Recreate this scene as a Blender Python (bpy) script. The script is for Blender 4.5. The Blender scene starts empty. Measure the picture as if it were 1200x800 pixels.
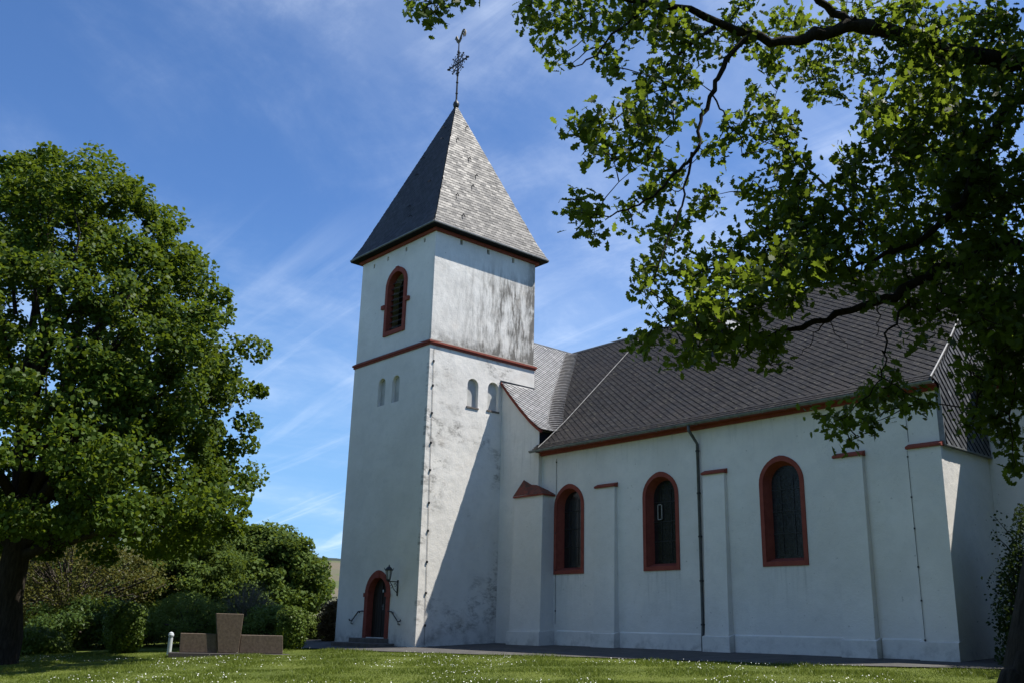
import bpy, bmesh, math, random
import numpy as np
from mathutils import Vector, Matrix

rng = np.random.default_rng(7)
random.seed(7)
S = bpy.context.scene
COL = S.collection
rad = math.radians

# ------------------------------------------------------------------ camera
F_PX, CX, CY, CH = 1123.9, 27.79, -19.9365, 0.6497
YAW, PITCH, ROLL = -0.86, 0.2922, 0.0253
CAM = np.array([CX, CY, CH])
_f = np.array([math.sin(YAW)*math.cos(PITCH), math.cos(YAW)*math.cos(PITCH), math.sin(PITCH)])
_r = np.array([math.cos(YAW), -math.sin(YAW), 0.0])
_u = np.cross(_r, _f)
CR = _r*math.cos(ROLL)+_u*math.sin(ROLL)
CU = -_r*math.sin(ROLL)+_u*math.cos(ROLL)
CF = _f
cam_d = bpy.data.cameras.new('camera')
cam_d.sensor_width = 36.0
cam_d.lens = F_PX/1200*36.0
cam_d.clip_end = 12000
cam = bpy.data.objects.new('camera', cam_d)
COL.objects.link(cam)
cam.matrix_world = Matrix(((CR[0], CU[0], -CF[0], CX), (CR[1], CU[1], -CF[1], CY), (CR[2], CU[2], -CF[2], CH), (0, 0, 0, 1)))
S.camera = cam

# ------------------------------------------------------------------ light
SUN = np.array([1.0, 1.31, 2.79]); SUN /= np.linalg.norm(SUN)
SUN_EL = math.asin(SUN[2]); SUN_AZ = math.atan2(SUN[0], SUN[1])    # azimuth from +Y towards +X
sd = bpy.data.lights.new('sun', 'SUN'); sd.energy = 5.0; sd.angle = rad(0.53); sd.color = (1.0, 0.955, 0.88)
so = bpy.data.objects.new('sun', sd); COL.objects.link(so)
so.rotation_euler = Vector(SUN).to_track_quat('Z', 'Y').to_euler()
so.location = (10, 10, 40)

W = bpy.data.worlds.new('World'); S.world = W; W.use_nodes = True
nt = W.node_tree; nt.nodes.clear()
def wn(t): return nt.nodes.new(t)
def wl(a, b): nt.links.new(a, b)
def wmath(op, a=None, b=None, clamp=False):
    n = wn('ShaderNodeMath'); n.operation = op; n.use_clamp = clamp
    for i, v in enumerate((a, b)):
        if v is None: continue
        if isinstance(v, (int, float)): n.inputs[i].default_value = v
        else: wl(v, n.inputs[i])
    return n.outputs[0]
out = wn('ShaderNodeOutputWorld'); bg = wn('ShaderNodeBackground'); wl(bg.outputs[0], out.inputs[0])
sky = wn('ShaderNodeTexSky'); sky.sky_type = 'NISHITA'; sky.sun_disc = False
sky.sun_elevation = SUN_EL; sky.sun_rotation = SUN_AZ
sky.altitude = 200; sky.air_density = 0.72; sky.dust_density = 0.0; sky.ozone_density = 3.0
bg.inputs[1].default_value = 0.118
tc = wn('ShaderNodeTexCoord'); sep = wn('ShaderNodeSeparateXYZ'); wl(tc.outputs['Generated'], sep.inputs[0])
zz = wmath('MAXIMUM', sep.outputs[2], 0.0); zd = wmath('ADD', zz, 0.16)
cmb = wn('ShaderNodeCombineXYZ'); wl(wmath('DIVIDE', sep.outputs[0], zd), cmb.inputs[0]); wl(wmath('DIVIDE', sep.outputs[1], zd), cmb.inputs[1])
def cloud_noise(rot, scale, sc, detail, rough, dist, lo, hi):
    mp = wn('ShaderNodeMapping'); mp.inputs['Rotation'].default_value = (0, 0, rad(rot)); mp.inputs['Scale'].default_value = scale
    wl(cmb.outputs[0], mp.inputs[0])
    n = wn('ShaderNodeTexNoise'); n.inputs['Scale'].default_value = sc; n.inputs['Detail'].default_value = detail
    n.inputs['Roughness'].default_value = rough; n.inputs['Distortion'].default_value = dist; wl(mp.outputs[0], n.inputs[0])
    r = wn('ShaderNodeMapRange'); r.interpolation_type = 'SMOOTHSTEP'; r.inputs[1].default_value = lo; r.inputs[2].default_value = hi
    wl(n.outputs[0], r.inputs[0]); return r.outputs[0]
veil = cloud_noise(20, (1, 0.55, 1), 1.1, 9, 0.62, 0.4, 0.38, 0.76)
fine = cloud_noise(35, (0.8, 1.7, 1), 2.4, 10, 0.66, 0.9, 0.40, 0.78)
strk = cloud_noise(-28, (0.30, 3.2, 1), 1.25, 8, 0.6, 0.8, 0.50, 0.74)
lowm = wn('ShaderNodeMapRange'); lowm.inputs[1].default_value = 0.42; lowm.inputs[2].default_value = 0.12; wl(sep.outputs[2], lowm.inputs[0])
c1 = wmath('MULTIPLY', wmath('MULTIPLY', veil, wmath('ADD', wmath('MULTIPLY', fine, 0.65), 0.35)), 0.56)
c2 = wmath('MULTIPLY', wmath('MULTIPLY', strk, lowm.outputs[0]), 0.55)
cf = wmath('ADD', c1, c2, True)
tint = wn('ShaderNodeMix'); tint.data_type = 'RGBA'; tint.blend_type = 'MULTIPLY'; tint.inputs[0].default_value = 1.0
wl(sky.outputs[0], tint.inputs[6]); tint.inputs[7].default_value = (0.69, 0.91, 1.12, 1)
hz = wn('ShaderNodeMapRange'); hz.interpolation_type = 'SMOOTHSTEP'; hz.inputs[1].default_value = 0.42; hz.inputs[2].default_value = 0.0; hz.inputs[4].default_value = 0.75; wl(sep.outputs[2], hz.inputs[0])
haz = wn('ShaderNodeMix'); haz.data_type = 'RGBA'; wl(hz.outputs[0], haz.inputs[0]); wl(tint.outputs[2], haz.inputs[6]); haz.inputs[7].default_value = (1.6, 3.05, 4.7, 1)
mix = wn('ShaderNodeMix'); mix.data_type = 'RGBA'; wl(cf, mix.inputs[0]); wl(haz.outputs[2], mix.inputs[6]); mix.inputs[7].default_value = (6.3, 7.0, 8.0, 1)
wl(mix.outputs[2], bg.inputs[0])

S.view_settings.view_transform = 'Standard'; S.view_settings.look = 'None'
S.view_settings.gamma = 1.0; S.view_settings.use_curve_mapping = False
S.view_settings.exposure = 0.62
S.render.engine = 'CYCLES'
S.cycles.max_bounces = 8; S.cycles.transmission_bounces = 6; S.cycles.transparent_max_bounces = 8

# ------------------------------------------------------------------ geometry helpers
def ray(u, v):
    d = CF*F_PX+CR*(u-600)+CU*(400-v); return d/np.linalg.norm(d)
def at(u, v, D):                       # point seen at a photograph pixel, D metres away over the ground
    d = ray(u, v); return CAM+d*D/math.hypot(d[0], d[1])
def gz(x, y):
    x = np.asarray(x, float); y = np.asarray(y, float)
    z = 0.05*np.clip(y, -60, 8)
    r = np.hypot(x-15, y)
    t = np.clip((r-58)/300, 0, 1); z = z-16*t*t*(3-2*t)
    return z
def und(x, y): return (0.03*np.sin(x*0.9+1)*np.cos(y*0.7)+0.02*np.sin(x*2.1)*np.sin(y*1.7+2))*np.clip((-y-1.5)/2, 0, 1)
def ground_at(u, D):
    d = ray(u, 700); k = D/math.hypot(d[0], d[1]); x, y = CX+d[0]*k, CY+d[1]*k
    return np.array([x, y, float(gz(x, y))])

def label(o, lab=None, cat=None, group=None, kind=None):
    if lab: o['label'] = lab
    if cat: o['category'] = cat
    if group: o['group'] = group
    if kind: o['kind'] = kind
    return o
def thing(name, loc, lab, cat, group=None):
    o = bpy.data.objects.new(name, None); o.location = Vector(loc); o.empty_display_size = 0.3
    COL.objects.link(o); return label(o, lab, cat, group)
def base_of(p):
    b = Vector((0, 0, 0))
    while p is not None: b += p.location; p = p.parent
    return b
def link(name, me, m, parent=None, smooth=False):
    """me in world coordinates"""
    if parent is not None:
        me.transform(Matrix.Translation(-base_of(parent)))
    if m is not None: me.materials.clear(); me.materials.append(m)
    if smooth: me.polygons.foreach_set('use_smooth', [True]*len(me.polygons))
    o = bpy.data.objects.new(name, me); COL.objects.link(o)
    if parent is not None: o.parent = parent
    return o
def npmesh(name, V, loops, starts, totals, m, parent=None, smooth=False):
    me = bpy.data.meshes.new(name)
    V = np.ascontiguousarray(V, dtype=np.float32)
    me.vertices.add(len(V)); me.vertices.foreach_set('co', V.ravel())
    me.loops.add(len(loops)); me.loops.foreach_set('vertex_index', np.asarray(loops, dtype=np.int32))
    me.polygons.add(len(starts)); me.polygons.foreach_set('loop_start', np.asarray(starts, dtype=np.int32))
    me.polygons.foreach_set('loop_total', np.asarray(totals, dtype=np.int32))
    me.update(calc_edges=True)
    return link(name, me, m, parent, smooth)
def ngons(name, P, m, parent=None, smooth=False):
    """P: (N,k,3) separate polygons"""
    n, k, _ = P.shape
    return npmesh(name, P.reshape(-1, 3), np.arange(n*k), np.arange(n)*k, np.full(n, k), m, parent, smooth)

class MB:
    def __init__(s): s.bm = bmesh.new()
    def poly(s, pts):
        vs = [s.bm.verts.new(Vector(p)) for p in pts]
        return s.bm.faces.new(vs)
    def box(s, a, b):
        (x0, y0, z0), (x1, y1, z1) = a, b
        v = [s.bm.verts.new(p) for p in ((x0, y0, z0), (x1, y0, z0), (x1, y1, z0), (x0, y1, z0), (x0, y0, z1), (x1, y0, z1), (x1, y1, z1), (x0, y1, z1))]
        for f in ((3, 2, 1, 0), (4, 5, 6, 7), (0, 1, 5, 4), (1, 2, 6, 5), (2, 3, 7, 6), (3, 0, 4, 7)): s.bm.faces.new([v[i] for i in f])
        return s
    def hexa(s, p):     # 8 corners: bottom 4 ccw, top 4 ccw
        v = [s.bm.verts.new(Vector(q)) for q in p]
        for f in ((3, 2, 1, 0), (4, 5, 6, 7), (0, 1, 5, 4), (1, 2, 6, 5), (2, 3, 7, 6), (3, 0, 4, 7)): s.bm.faces.new([v[i] for i in f])
        return s
    def prism(s, pts, d):   # polygon extruded by vector d
        d = Vector(d); n = len(pts)
        a = [s.bm.verts.new(Vector(p)) for p in pts]; b = [s.bm.verts.new(Vector(p)+d) for p in pts]
        s.bm.faces.new(a); s.bm.faces.new(b[::-1])
        for i in range(n): s.bm.faces.new([a[i], b[i], b[(i+1) % n], a[(i+1) % n]][::-1])
        return s
    def ring(s, outer, inner, d):   # band between two equal-length open outlines, extruded
        d = Vector(d); n = len(outer)
        A = [s.bm.verts.new(Vector(p)) for p in outer]; B = [s.bm.verts.new(Vector(p)) for p in inner]
        A2 = [s.bm.verts.new(Vector(p)+d) for p in outer]; B2 = [s.bm.verts.new(Vector(p)+d) for p in inner]
        for i in range(n-1):
            s.bm.faces.new([A[i], A[i+1], B[i+1], B[i]]); s.bm.faces.new([A2[i+1], A2[i], B2[i], B2[i+1]])
            s.bm.faces.new([A[i+1], A[i], A2[i], A2[i+1]]); s.bm.faces.new([B[i], B[i+1], B2[i+1], B2[i]])
        for i in (0, n-1): s.bm.faces.new([A[i], B[i], B2[i], A2[i]])
        return s
    def tube(s, pts, rads, k=8, cap=True):
        pts = [Vector(p) for p in pts]
        if not isinstance(rads, (list, tuple)): rads = [rads]*len(pts)
        rings = []; prev = None
        for i, p in enumerate(pts):
            t = (pts[min(i+1, len(pts)-1)]-pts[max(i-1, 0)])
            if t.length < 1e-9: t = Vector((0, 0, 1))
            t.normalize()
            a = prev if prev is not None else (Vector((0, 0, 1)) if abs(t.z) < .9 else Vector((1, 0, 0)))
            n = (a-t*a.dot(t)).normalized(); prev = n; b = t.cross(n)
            rings.append([s.bm.verts.new(p+(n*math.cos(2*math.pi*j/k)+b*math.sin(2*math.pi*j/k))*rads[i]) for j in range(k)])
        for r0, r1 in zip(rings, rings[1:]):
            for j in range(k): s.bm.faces.new([r0[j], r0[(j+1) % k], r1[(j+1) % k], r1[j]])
        if cap: s.bm.faces.new(rings[0][::-1]); s.bm.faces.new(rings[-1])
        return s
    def lathe(s, c, prof, k=12):     # prof: (r,z) from c
        c = Vector(c); rings = []
        for r, z in prof: rings.append([s.bm.verts.new(c+Vector((max(r, 1e-4)*math.cos(2*math.pi*j/k), max(r, 1e-4)*math.sin(2*math.pi*j/k), z))) for j in range(k)])
        for r0, r1 in zip(rings, rings[1:]):
            for j in range(k): s.bm.faces.new([r0[j], r0[(j+1) % k], r1[(j+1) % k], r1[j]])
        s.bm.faces.new(rings[0][::-1]); s.bm.faces.new(rings[-1]); return s
    def bevel(s, w):
        bmesh.ops.bevel(s.bm, geom=s.bm.edges[:], offset=w, segments=1, affect='EDGES', clamp_overlap=True); return s
    def build(s, name, m, parent=None, smooth=False):
        bmesh.ops.recalc_face_normals(s.bm, faces=s.bm.faces[:])
        me = bpy.data.meshes.new(name); s.bm.to_mesh(me); s.bm.free()
        return link(name, me, m, parent, smooth)
def carve(o, cutters):
    """subtract closed MB cutters (world space, before parenting) from object o; applied to the mesh"""
    c = cutters.build('cutter', None)
    md = o.modifiers.new('b', 'BOOLEAN'); md.operation = 'DIFFERENCE'; md.object = c; md.solver = 'EXACT'
    bpy.context.view_layer.update()
    ev = o.evaluated_get(bpy.context.evaluated_depsgraph_get())
    me = bpy.data.meshes.new_from_object(ev); o.modifiers.clear(); old = o.data; o.data = me
    bpy.data.meshes.remove(old); bpy.data.objects.remove(c, do_unlink=True)
def reparent(o, parent):
    o.data.transform(Matrix.Translation(-base_of(parent))); o.parent = parent

# ------------------------------------------------------------------ materials
class MT:
    def __init__(s, name, rough=0.8, spec=0.3):
        s.m = bpy.data.materials.new(name); s.m.use_nodes = True; s.t = s.m.node_tree
        s.b = s.t.nodes['Principled BSDF']; s.b.inputs['Roughness'].default_value = rough
        s.b.inputs['Specular IOR Level'].default_value = spec
        s.co = s.n('ShaderNodeTexCoord').outputs['Object']
        s.out = s.t.nodes['Material Output']
    def n(s, t): return s.t.nodes.new(t)
    def l(s, a, b): s.t.links.new(a, b)
    def val(s, sock, v):
        if hasattr(v, 'is_output') or isinstance(v, bpy.types.NodeSocket): s.l(v, sock)
        else: sock.default_value = v
    def noise(s, scale, detail=5, rough=0.6, stretch=None, rot=None, dist=0):
        co = s.co
        if stretch or rot:
            mp = s.n('ShaderNodeMapping')
            if stretch: mp.inputs['Scale'].default_value = stretch
            if rot: mp.inputs['Rotation'].default_value = rot
            s.l(co, mp.inputs[0]); co = mp.outputs[0]
        t = s.n('ShaderNodeTexNoise'); t.inputs['Scale'].default_value = scale; t.inputs['Detail'].default_value = detail
        t.inputs['Roughness'].default_value = rough; t.inputs['Distortion'].default_value = dist; s.l(co, t.inputs[0]); return t.outputs[0]
    def rng(s, v, a, b, c=0.0, d=1.0, smooth=True):
        r = s.n('ShaderNodeMapRange'); r.interpolation_type = 'SMOOTHSTEP' if smooth else 'LINEAR'
        for i, x in enumerate((a, b, c, d)): r.inputs[i+1].default_value = x
        s.l(v, r.inputs[0]); return r.outputs[0]
    def math(s, op, a, b=0.0, clamp=False):
        n = s.n('ShaderNodeMath'); n.operation = op; n.use_clamp = clamp; s.val(n.inputs[0], a); s.val(n.inputs[1], b); return n.outputs[0]
    def mix(s, f, a, b, blend='MIX'):
        n = s.n('ShaderNodeMix'); n.data_type = 'RGBA'; n.blend_type = blend; s.val(n.inputs[0], f)
        for i, c in ((6, a), (7, b)):
            if isinstance(c, tuple): n.inputs[i].default_value = c if len(c) == 4 else (*c, 1)
            else: s.l(c, n.inputs[i])
        return n.outputs[2]
    def island(s): return s.n('ShaderNodeNewGeometry').outputs['Random Per Island']
    def axis(s, i):
        sp = s.n('ShaderNodeSeparateXYZ'); s.l(s.co, sp.inputs[0]); return sp.outputs[i]
    def color(s, c):
        if isinstance(c, tuple): s.b.inputs['Base Color'].default_value = (*c[:3], 1)
        else: s.l(c, s.b.inputs['Base Color'])
        return s
    def bump(s, h, strength=0.3, dist=0.02):
        n = s.n('ShaderNodeBump'); n.inputs['Strength'].default_value = strength; n.inputs['Distance'].default_value = dist
        s.l(h, n.inputs['Height']); s.l(n.outputs[0], s.b.inputs['Normal']); return s

def plaster(name, stains):
    t = MT(name, 0.9, 0.15)
    big = t.noise(0.55, 6, 0.6); mid = t.noise(3.0, 6, 0.65); fin = t.noise(26, 4, 0.6)
    c = t.mix(t.rng(big, 0.3, 0.7), (0.68, 0.655, 0.605), (0.78, 0.752, 0.70))
    c = t.mix(t.rng(mid, 0.45, 0.75, 0, 0.35), c, (0.58, 0.575, 0.55))
    spec = t.noise(9, 3, 0.5); c = t.mix(t.rng(spec, 0.70, 0.76, 0, 0.5), c, (0.30, 0.28, 0.25))
    x, y, z = t.axis(0), t.axis(1), t.axis(2)
    # splashed and weathered foot of the wall
    foot = t.math('MULTIPLY', t.rng(z, 0.9, 0.12), t.rng(t.noise(2.2, 6, 0.7), 0.42, 0.7))
    c = t.mix(t.math('MULTIPLY', foot, 0.6), c, (0.22, 0.21, 0.19))
    if stains:
        lit = t.rng(x, -0.2, -0.1)
        up = t.rng(z, 10.7, 10.9)
        st = t.noise(1.0, 8, 0.68, stretch=(1, 2.0, 0.55)); stw = t.noise(1.0, 9, 0.7, stretch=(1, 6.0, 1.2))
        s1 = t.math('MULTIPLY', t.rng(st, 0.36, 0.58), t.rng(stw, 0.34, 0.60))
        fieldy = t.math('MULTIPLY', t.rng(y, 0.6, 4.2, 0.15, 1.0), t.rng(z, 14.9, 13.6, 0.1, 1.0))
        s1 = t.math('MULTIPLY', t.math('MULTIPLY', s1, fieldy), up)
        sk = t.math('MULTIPLY', t.rng(z, 11.6, 10.9), t.rng(t.noise(2.2, 7, 0.7), 0.35, 0.6)); s1 = t.math('ADD', s1, t.math('MULTIPLY', t.math('MULTIPLY', sk, up), 0.6), True)
        ks = t.math('MULTIPLY', t.rng(y, 4.4, 5.2), t.math('MULTIPLY', up, t.rng(t.noise(1.3, 7, 0.7), 0.34, 0.6))); s1 = t.math('MULTIPLY', t.math('ADD', s1, t.math('MULTIPLY', ks, 0.6), True), 1.15)
        bl = t.noise(1.0, 9, 0.72, stretch=(1, 1.3, 2.4), dist=0.5); bw = t.noise(0.45, 3, 0.5); bf = t.noise(1.0, 8, 0.75, stretch=(1, 4.5, 9.0))
        edge = t.math('MULTIPLY', t.rng(y, 1.6, 0.2, 0.0, 1.0), t.rng(t.noise(0.6, 3, 0.5), 0.38, 0.58))
        s2 = t.math('MULTIPLY', t.math('MULTIPLY', t.rng(bl, 0.44, 0.60), t.rng(bf, 0.34, 0.62)), t.math('ADD', t.rng(bw, 0.5, 0.62, 0.0, 0.75), t.math('MULTIPLY', edge, 0.8), True))
        s2 = t.math('MULTIPLY', s2, t.math('SUBTRACT', 1.0, up)); s2 = t.math('MULTIPLY', s2, 1.1)
        s = t.math('MULTIPLY', t.math('ADD', s1, s2, True), lit)
        c = t.mix(t.math('MULTIPLY', s, 0.92), c, (0.125, 0.115, 0.10))
        ru = t.math('MULTIPLY', lit, t.rng(t.noise(0.8, 5, 0.6), 0.55, 0.75, 0, 0.35)); c = t.mix(ru, c, (0.55, 0.48, 0.40))
    if not stains:
        drip = t.noise(1.0, 7, 0.65, stretch=(7, 7, 0.5))
        for cx_ in (3.60, 7.745, 12.21):
            m_ = t.math('MULTIPLY', t.math('MULTIPLY', t.rng(x, cx_-0.85, cx_-0.6), t.rng(x, cx_+0.85, cx_+0.6)), t.math('MULTIPLY', t.rng(z, 0.9, 2.5), t.math('LESS_THAN', z, 2.55)))
            c = t.mix(t.math('MULTIPLY', m_, t.rng(drip, 0.46, 0.68, 0, 0.42)), c, (0.34, 0.33, 0.30))
        tp = t.math('MULTIPLY', t.rng(z, 5.6, 6.8), t.rng(drip, 0.50, 0.72, 0, 0.35)); c = t.mix(tp, c, (0.38, 0.37, 0.34))
        rep = t.rng(t.noise(0.28, 2, 0.4, dist=0.3), 0.53, 0.555, 0, 0.22); c = t.mix(rep, c, (0.60, 0.60, 0.585))
        w1 = t.noise(0.9, 8, 0.7); crk = t.math('LESS_THAN', t.math('ABSOLUTE', t.math('SUBTRACT', w1, 0.5)), 0.0016); c = t.mix(t.math('MULTIPLY', crk, t.rng(t.noise(0.3, 2), 0.52, 0.6, 0, 0.5)), c, (0.3, 0.29, 0.27))
    t.color(c)
    h = t.math('ADD', t.math('MULTIPLY', fin, 0.5), t.math('ADD', t.math('MULTIPLY', mid, 1.3), t.math('MULTIPLY', t.noise(1.1, 4, 0.5), 2.0)))
    t.bump(h, 0.55, 0.024); return t.m
def stone(name, a, b, sc=5, rough=0.85, bump=0.25):
    t = MT(name, rough, 0.25); n = t.noise(sc, 7, 0.65); n2 = t.noise(sc*9, 4, 0.6)
    c = t.mix(t.rng(n, 0.3, 0.7), a, b); c = t.mix(t.rng(n2, 0.55, 0.8, 0, 0.3), c, tuple(v*0.5 for v in a)); t.color(c)
    t.bump(t.math('ADD', n, t.math('MULTIPLY', n2, 0.4)), bump, 0.01); return t.m
def slate(name, a, b, c3, rough, spec, moss=0.0):
    t = MT(name, rough, spec); i = t.island()
    c = t.mix(i, a, b); w = t.noise(0.6, 6, 0.6); c = t.mix(t.rng(w, 0.45, 0.75, 0, 0.6), c, c3)
    r2 = t.math('FRACT', t.math('MULTIPLY', i, 37.7)); c = t.mix(t.rng(r2, 0.90, 0.98, 0, 0.40), c, tuple(min(1, v*1.9) for v in b))
    n = t.noise(8, 5, 0.7); c = t.mix(t.rng(n, 0.56, 0.72, 0, moss), c, (0.16, 0.15, 0.10))
    t.color(c)
    t.l(t.rng(r2, 0, 1, rough-0.06, rough+0.10, False), t.b.inputs['Roughness'])
    t.bump(t.noise(22, 4, 0.6), 0.25, 0.006); return t.m
def plain(name, c, rough=0.6, spec=0.4, metal=0.0, var=0.25, sc=6):
    t = MT(name, rough, spec); n = t.noise(sc, 5, 0.6); t.color(t.mix(t.rng(n, 0.3, 0.7), tuple(v*(1-var) for v in c), tuple(min(1, v*(1+var)) for v in c)))
    t.b.inputs['Metallic'].default_value = metal; return t.m
def leafmat(name, a, b, trans, tw=0.42, gloss=0.35, rough=0.45):
    t = MT(name, rough, gloss); i = t.island()
    n = t.noise(0.35, 3, 0.5); c = t.mix(i, a, b); c = t.mix(t.rng(n, 0.35, 0.65, 0, 0.5), c, tuple(v*1.35 for v in b)); t.color(c)
    tr = t.n('ShaderNodeBsdfTranslucent'); tc_ = t.mix(i, trans, tuple(v*0.62 for v in trans)); t.l(tc_, tr.inputs[0])
    mx = t.n('ShaderNodeMixShader'); mx.inputs[0].default_value = tw
    t.l(t.b.outputs[0], mx.inputs[1]); t.l(tr.outputs[0], mx.inputs[2]); t.l(mx.outputs[0], t.out.inputs[0]); return t.m
def bark(name, a, b):
    t = MT(name, 0.95, 0.1); n = t.noise(6, 7, 0.7, stretch=(3, 3, 0.5)); t.color(t.mix(t.rng(n, 0.3, 0.7), a, b)); t.bump(n, 0.8, 0.05); return t.m

M = {}
M['tower'] = plaster('stained_white_plaster', True)
M['wall'] = plaster('white_plaster', False)
M['red'] = stone('red_sandstone', (0.20, 0.046, 0.032), (0.26, 0.066, 0.045), 4)
M['redtile'] = stone('mossy_red_tile', (0.22, 0.055, 0.035), (0.07, 0.05, 0.035), 6)
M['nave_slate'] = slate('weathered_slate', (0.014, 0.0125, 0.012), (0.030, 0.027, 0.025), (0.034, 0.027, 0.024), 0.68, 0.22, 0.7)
M['spire_slate'] = slate('spire_slate', (0.026, 0.026, 0.027), (0.046, 0.045, 0.046), (0.042, 0.041, 0.040), 0.55, 0.36, 0.4)
M['wing_slate'] = slate('glare_lightened_slate', (0.17, 0.17, 0.172), (0.25, 0.25, 0.252), (0.21, 0.208, 0.202), 0.45, 0.5, 0.35)  # sun glare on the wing roof painted in as a paler base colour
M['valley_slate'] = slate('valley_slate', (0.075, 0.072, 0.072), (0.125, 0.12, 0.118), (0.09, 0.082, 0.078), 0.55, 0.35, 0.4)
M['hung_slate'] = slate('hung_slate', (0.05, 0.053, 0.06), (0.11, 0.115, 0.125), (0.08, 0.08, 0.085), 0.5, 0.5, 0.2)
M['under'] = plain('roof_underlay', (0.012, 0.012, 0.013), 0.9, 0.1)
M['lead'] = plain('grey_lead', (0.16, 0.165, 0.17), 0.55, 0.4, 0.0)
M['zinc'] = plain('zinc_gutter', (0.17, 0.185, 0.18), 0.5, 0.5, 0.3)
M['downpipe'] = plain('dark_grey_pipe', (0.07, 0.075, 0.075), 0.5, 0.4)
M['iron'] = plain('black_iron', (0.012, 0.012, 0.013), 0.5, 0.5)
M['gilt'] = plain('old_gilding', (0.12, 0.10, 0.065), 0.6, 0.3, 0.2)
M['cable'] = plain('conductor_cable', (0.36, 0.35, 0.33), 0.6, 0.3)
M['darkcable'] = plain('dark_conductor_cable', (0.10, 0.10, 0.10), 0.6, 0.3)
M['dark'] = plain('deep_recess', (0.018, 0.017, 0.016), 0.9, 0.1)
M['louvre'] = plain('weathered_louvre', (0.045, 0.042, 0.04), 0.8, 0.2)
M['niche'] = plain('niche_plaster', (0.48, 0.48, 0.455), 0.9, 0.15, 0, 0.15, 2)
M['step'] = stone('worn_step_stone', (0.10, 0.085, 0.075), (0.16, 0.14, 0.125), 5)
M['granite'] = stone('brown_granite', (0.095, 0.070, 0.052), (0.155, 0.116, 0.088), 14, 0.5, 0.15)
M['granite_dark'] = stone('dark_granite', (0.05, 0.045, 0.045), (0.08, 0.07, 0.068), 30, 0.5, 0.1)
M['bollard'] = plain('pale_grey_enamel', (0.50, 0.54, 0.56), 0.4, 0.5, 0, 0.08)
M['lampglass'] = plain('frosted_lamp_glass', (0.42, 0.44, 0.44), 0.25, 0.5, 0, 0.1)
t = MT('oak_door_wood', 0.65, 0.3); n = t.noise(5, 6, 0.6, stretch=(9, 9, 0.6)); t.color(t.mix(n, (0.012, 0.009, 0.008), (0.035, 0.026, 0.02))); t.bump(n, 0.3, 0.01); M['door'] = t.m
t = MT('leaded_glass', 0.22, 0.5); br = t.n('ShaderNodeTexBrick'); br.offset = 0.0
mp = t.n('ShaderNodeMapping'); mp.inputs['Rotation'].default_value = (rad(90), 0, 0); t.l(t.co, mp.inputs[0]); t.l(mp.outputs[0], br.inputs[0])
br.inputs['Scale'].default_value = 1; br.inputs['Brick Width'].default_value = 0.16; br.inputs['Row Height'].default_value = 0.16; br.inputs['Mortar Size'].default_value = 0.010
br.inputs['Color1'].default_value = (0.007, 0.007, 0.009, 1); br.inputs['Color2'].default_value = (0.016, 0.015, 0.015, 1); br.inputs['Mortar'].default_value = (0.016, 0.016, 0.017, 1)
t.color(br.outputs[0]); t.bump(t.noise(4, 3), 0.25, 0.02); M['glass'] = t.m
t = MT('asphalt', 0.9, 0.25); n = t.noise(2.0, 6, 0.7); n2 = t.noise(60, 3, 0.6); c = t.mix(t.rng(n, 0.3, 0.7), (0.055, 0.052, 0.05), (0.10, 0.095, 0.088)); c = t.mix(t.rng(n2, 0.5, 0.7, 0, 0.4), c, (0.16, 0.155, 0.14)); t.color(c); t.bump(n2, 0.4, 0.01); M['asphalt'] = t.m
t = MT('lawn', 0.95, 0.1); n = t.noise(0.35, 5, 0.6); n2 = t.noise(6, 6, 0.7); c = t.mix(t.rng(n, 0.35, 0.65), (0.075, 0.10, 0.018), (0.105, 0.128, 0.024)); c = t.mix(t.rng(n2, 0.45, 0.75, 0, 0.7), c, (0.055, 0.06, 0.02)); t.color(c); t.bump(n2, 0.6, 0.04); M['lawn'] = t.m
t = MT('hill_fields', 0.95, 0.05)
n = t.noise(0.004, 6, 0.6, stretch=(1, 1, 3)); vor = t.n('ShaderNodeTexVoronoi'); vor.inputs['Scale'].default_value = 0.007; mp = t.n('ShaderNodeMapping'); mp.inputs['Scale'].default_value = (1, 1, 3.2); t.l(t.co, mp.inputs[0]); t.l(mp.outputs[0], vor.inputs[0])
sp_ = t.n('ShaderNodeSeparateColor'); t.l(vor.outputs['Color'], sp_.inputs[0])
c = t.mix(t.rng(sp_.outputs[0], 0.2, 0.8), (0.080, 0.095, 0.052), (0.135, 0.118, 0.083)); c = t.mix(t.rng(sp_.outputs[1], 0.5, 0.9, 0, 0.6), c, (0.10, 0.12, 0.05)); c = t.mix(t.rng(n, 0.45, 0.65, 0, 0.5), c, (0.12, 0.12, 0.08))
woods = t.math('GREATER_THAN', t.math('ADD', t.axis(2), t.math('MULTIPLY', t.noise(0.01, 5, 0.6), 40.0)), 141.0); c = t.mix(woods, c, (0.040, 0.050, 0.040)); t.color(c); M['hill'] = t.m
M['bark_dark'] = bark('dark_bark', (0.022, 0.018, 0.014), (0.055, 0.046, 0.037))
M['bark'] = bark('grey_bark', (0.05, 0.042, 0.034), (0.11, 0.095, 0.08))
M['twig'] = plain('bare_twig_bark', (0.20, 0.175, 0.145), 0.9, 0.1)
M['leaf_oak'] = leafmat('oak_leaf', (0.030, 0.050, 0.010), (0.058, 0.088, 0.016), (0.25, 0.345, 0.028), 0.42, 0.12, 0.5)
M['leaf_lime'] = leafmat('lime_leaf', (0.028, 0.054, 0.008), (0.066, 0.110, 0.014), (0.19, 0.26, 0.02), 0.36, 0.14, 0.5)
M['leaf_copper'] = leafmat('bronze_young_leaf', (0.062, 0.078, 0.018), (0.105, 0.105, 0.026), (0.19, 0.17, 0.03), 0.35, 0.12)
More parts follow.
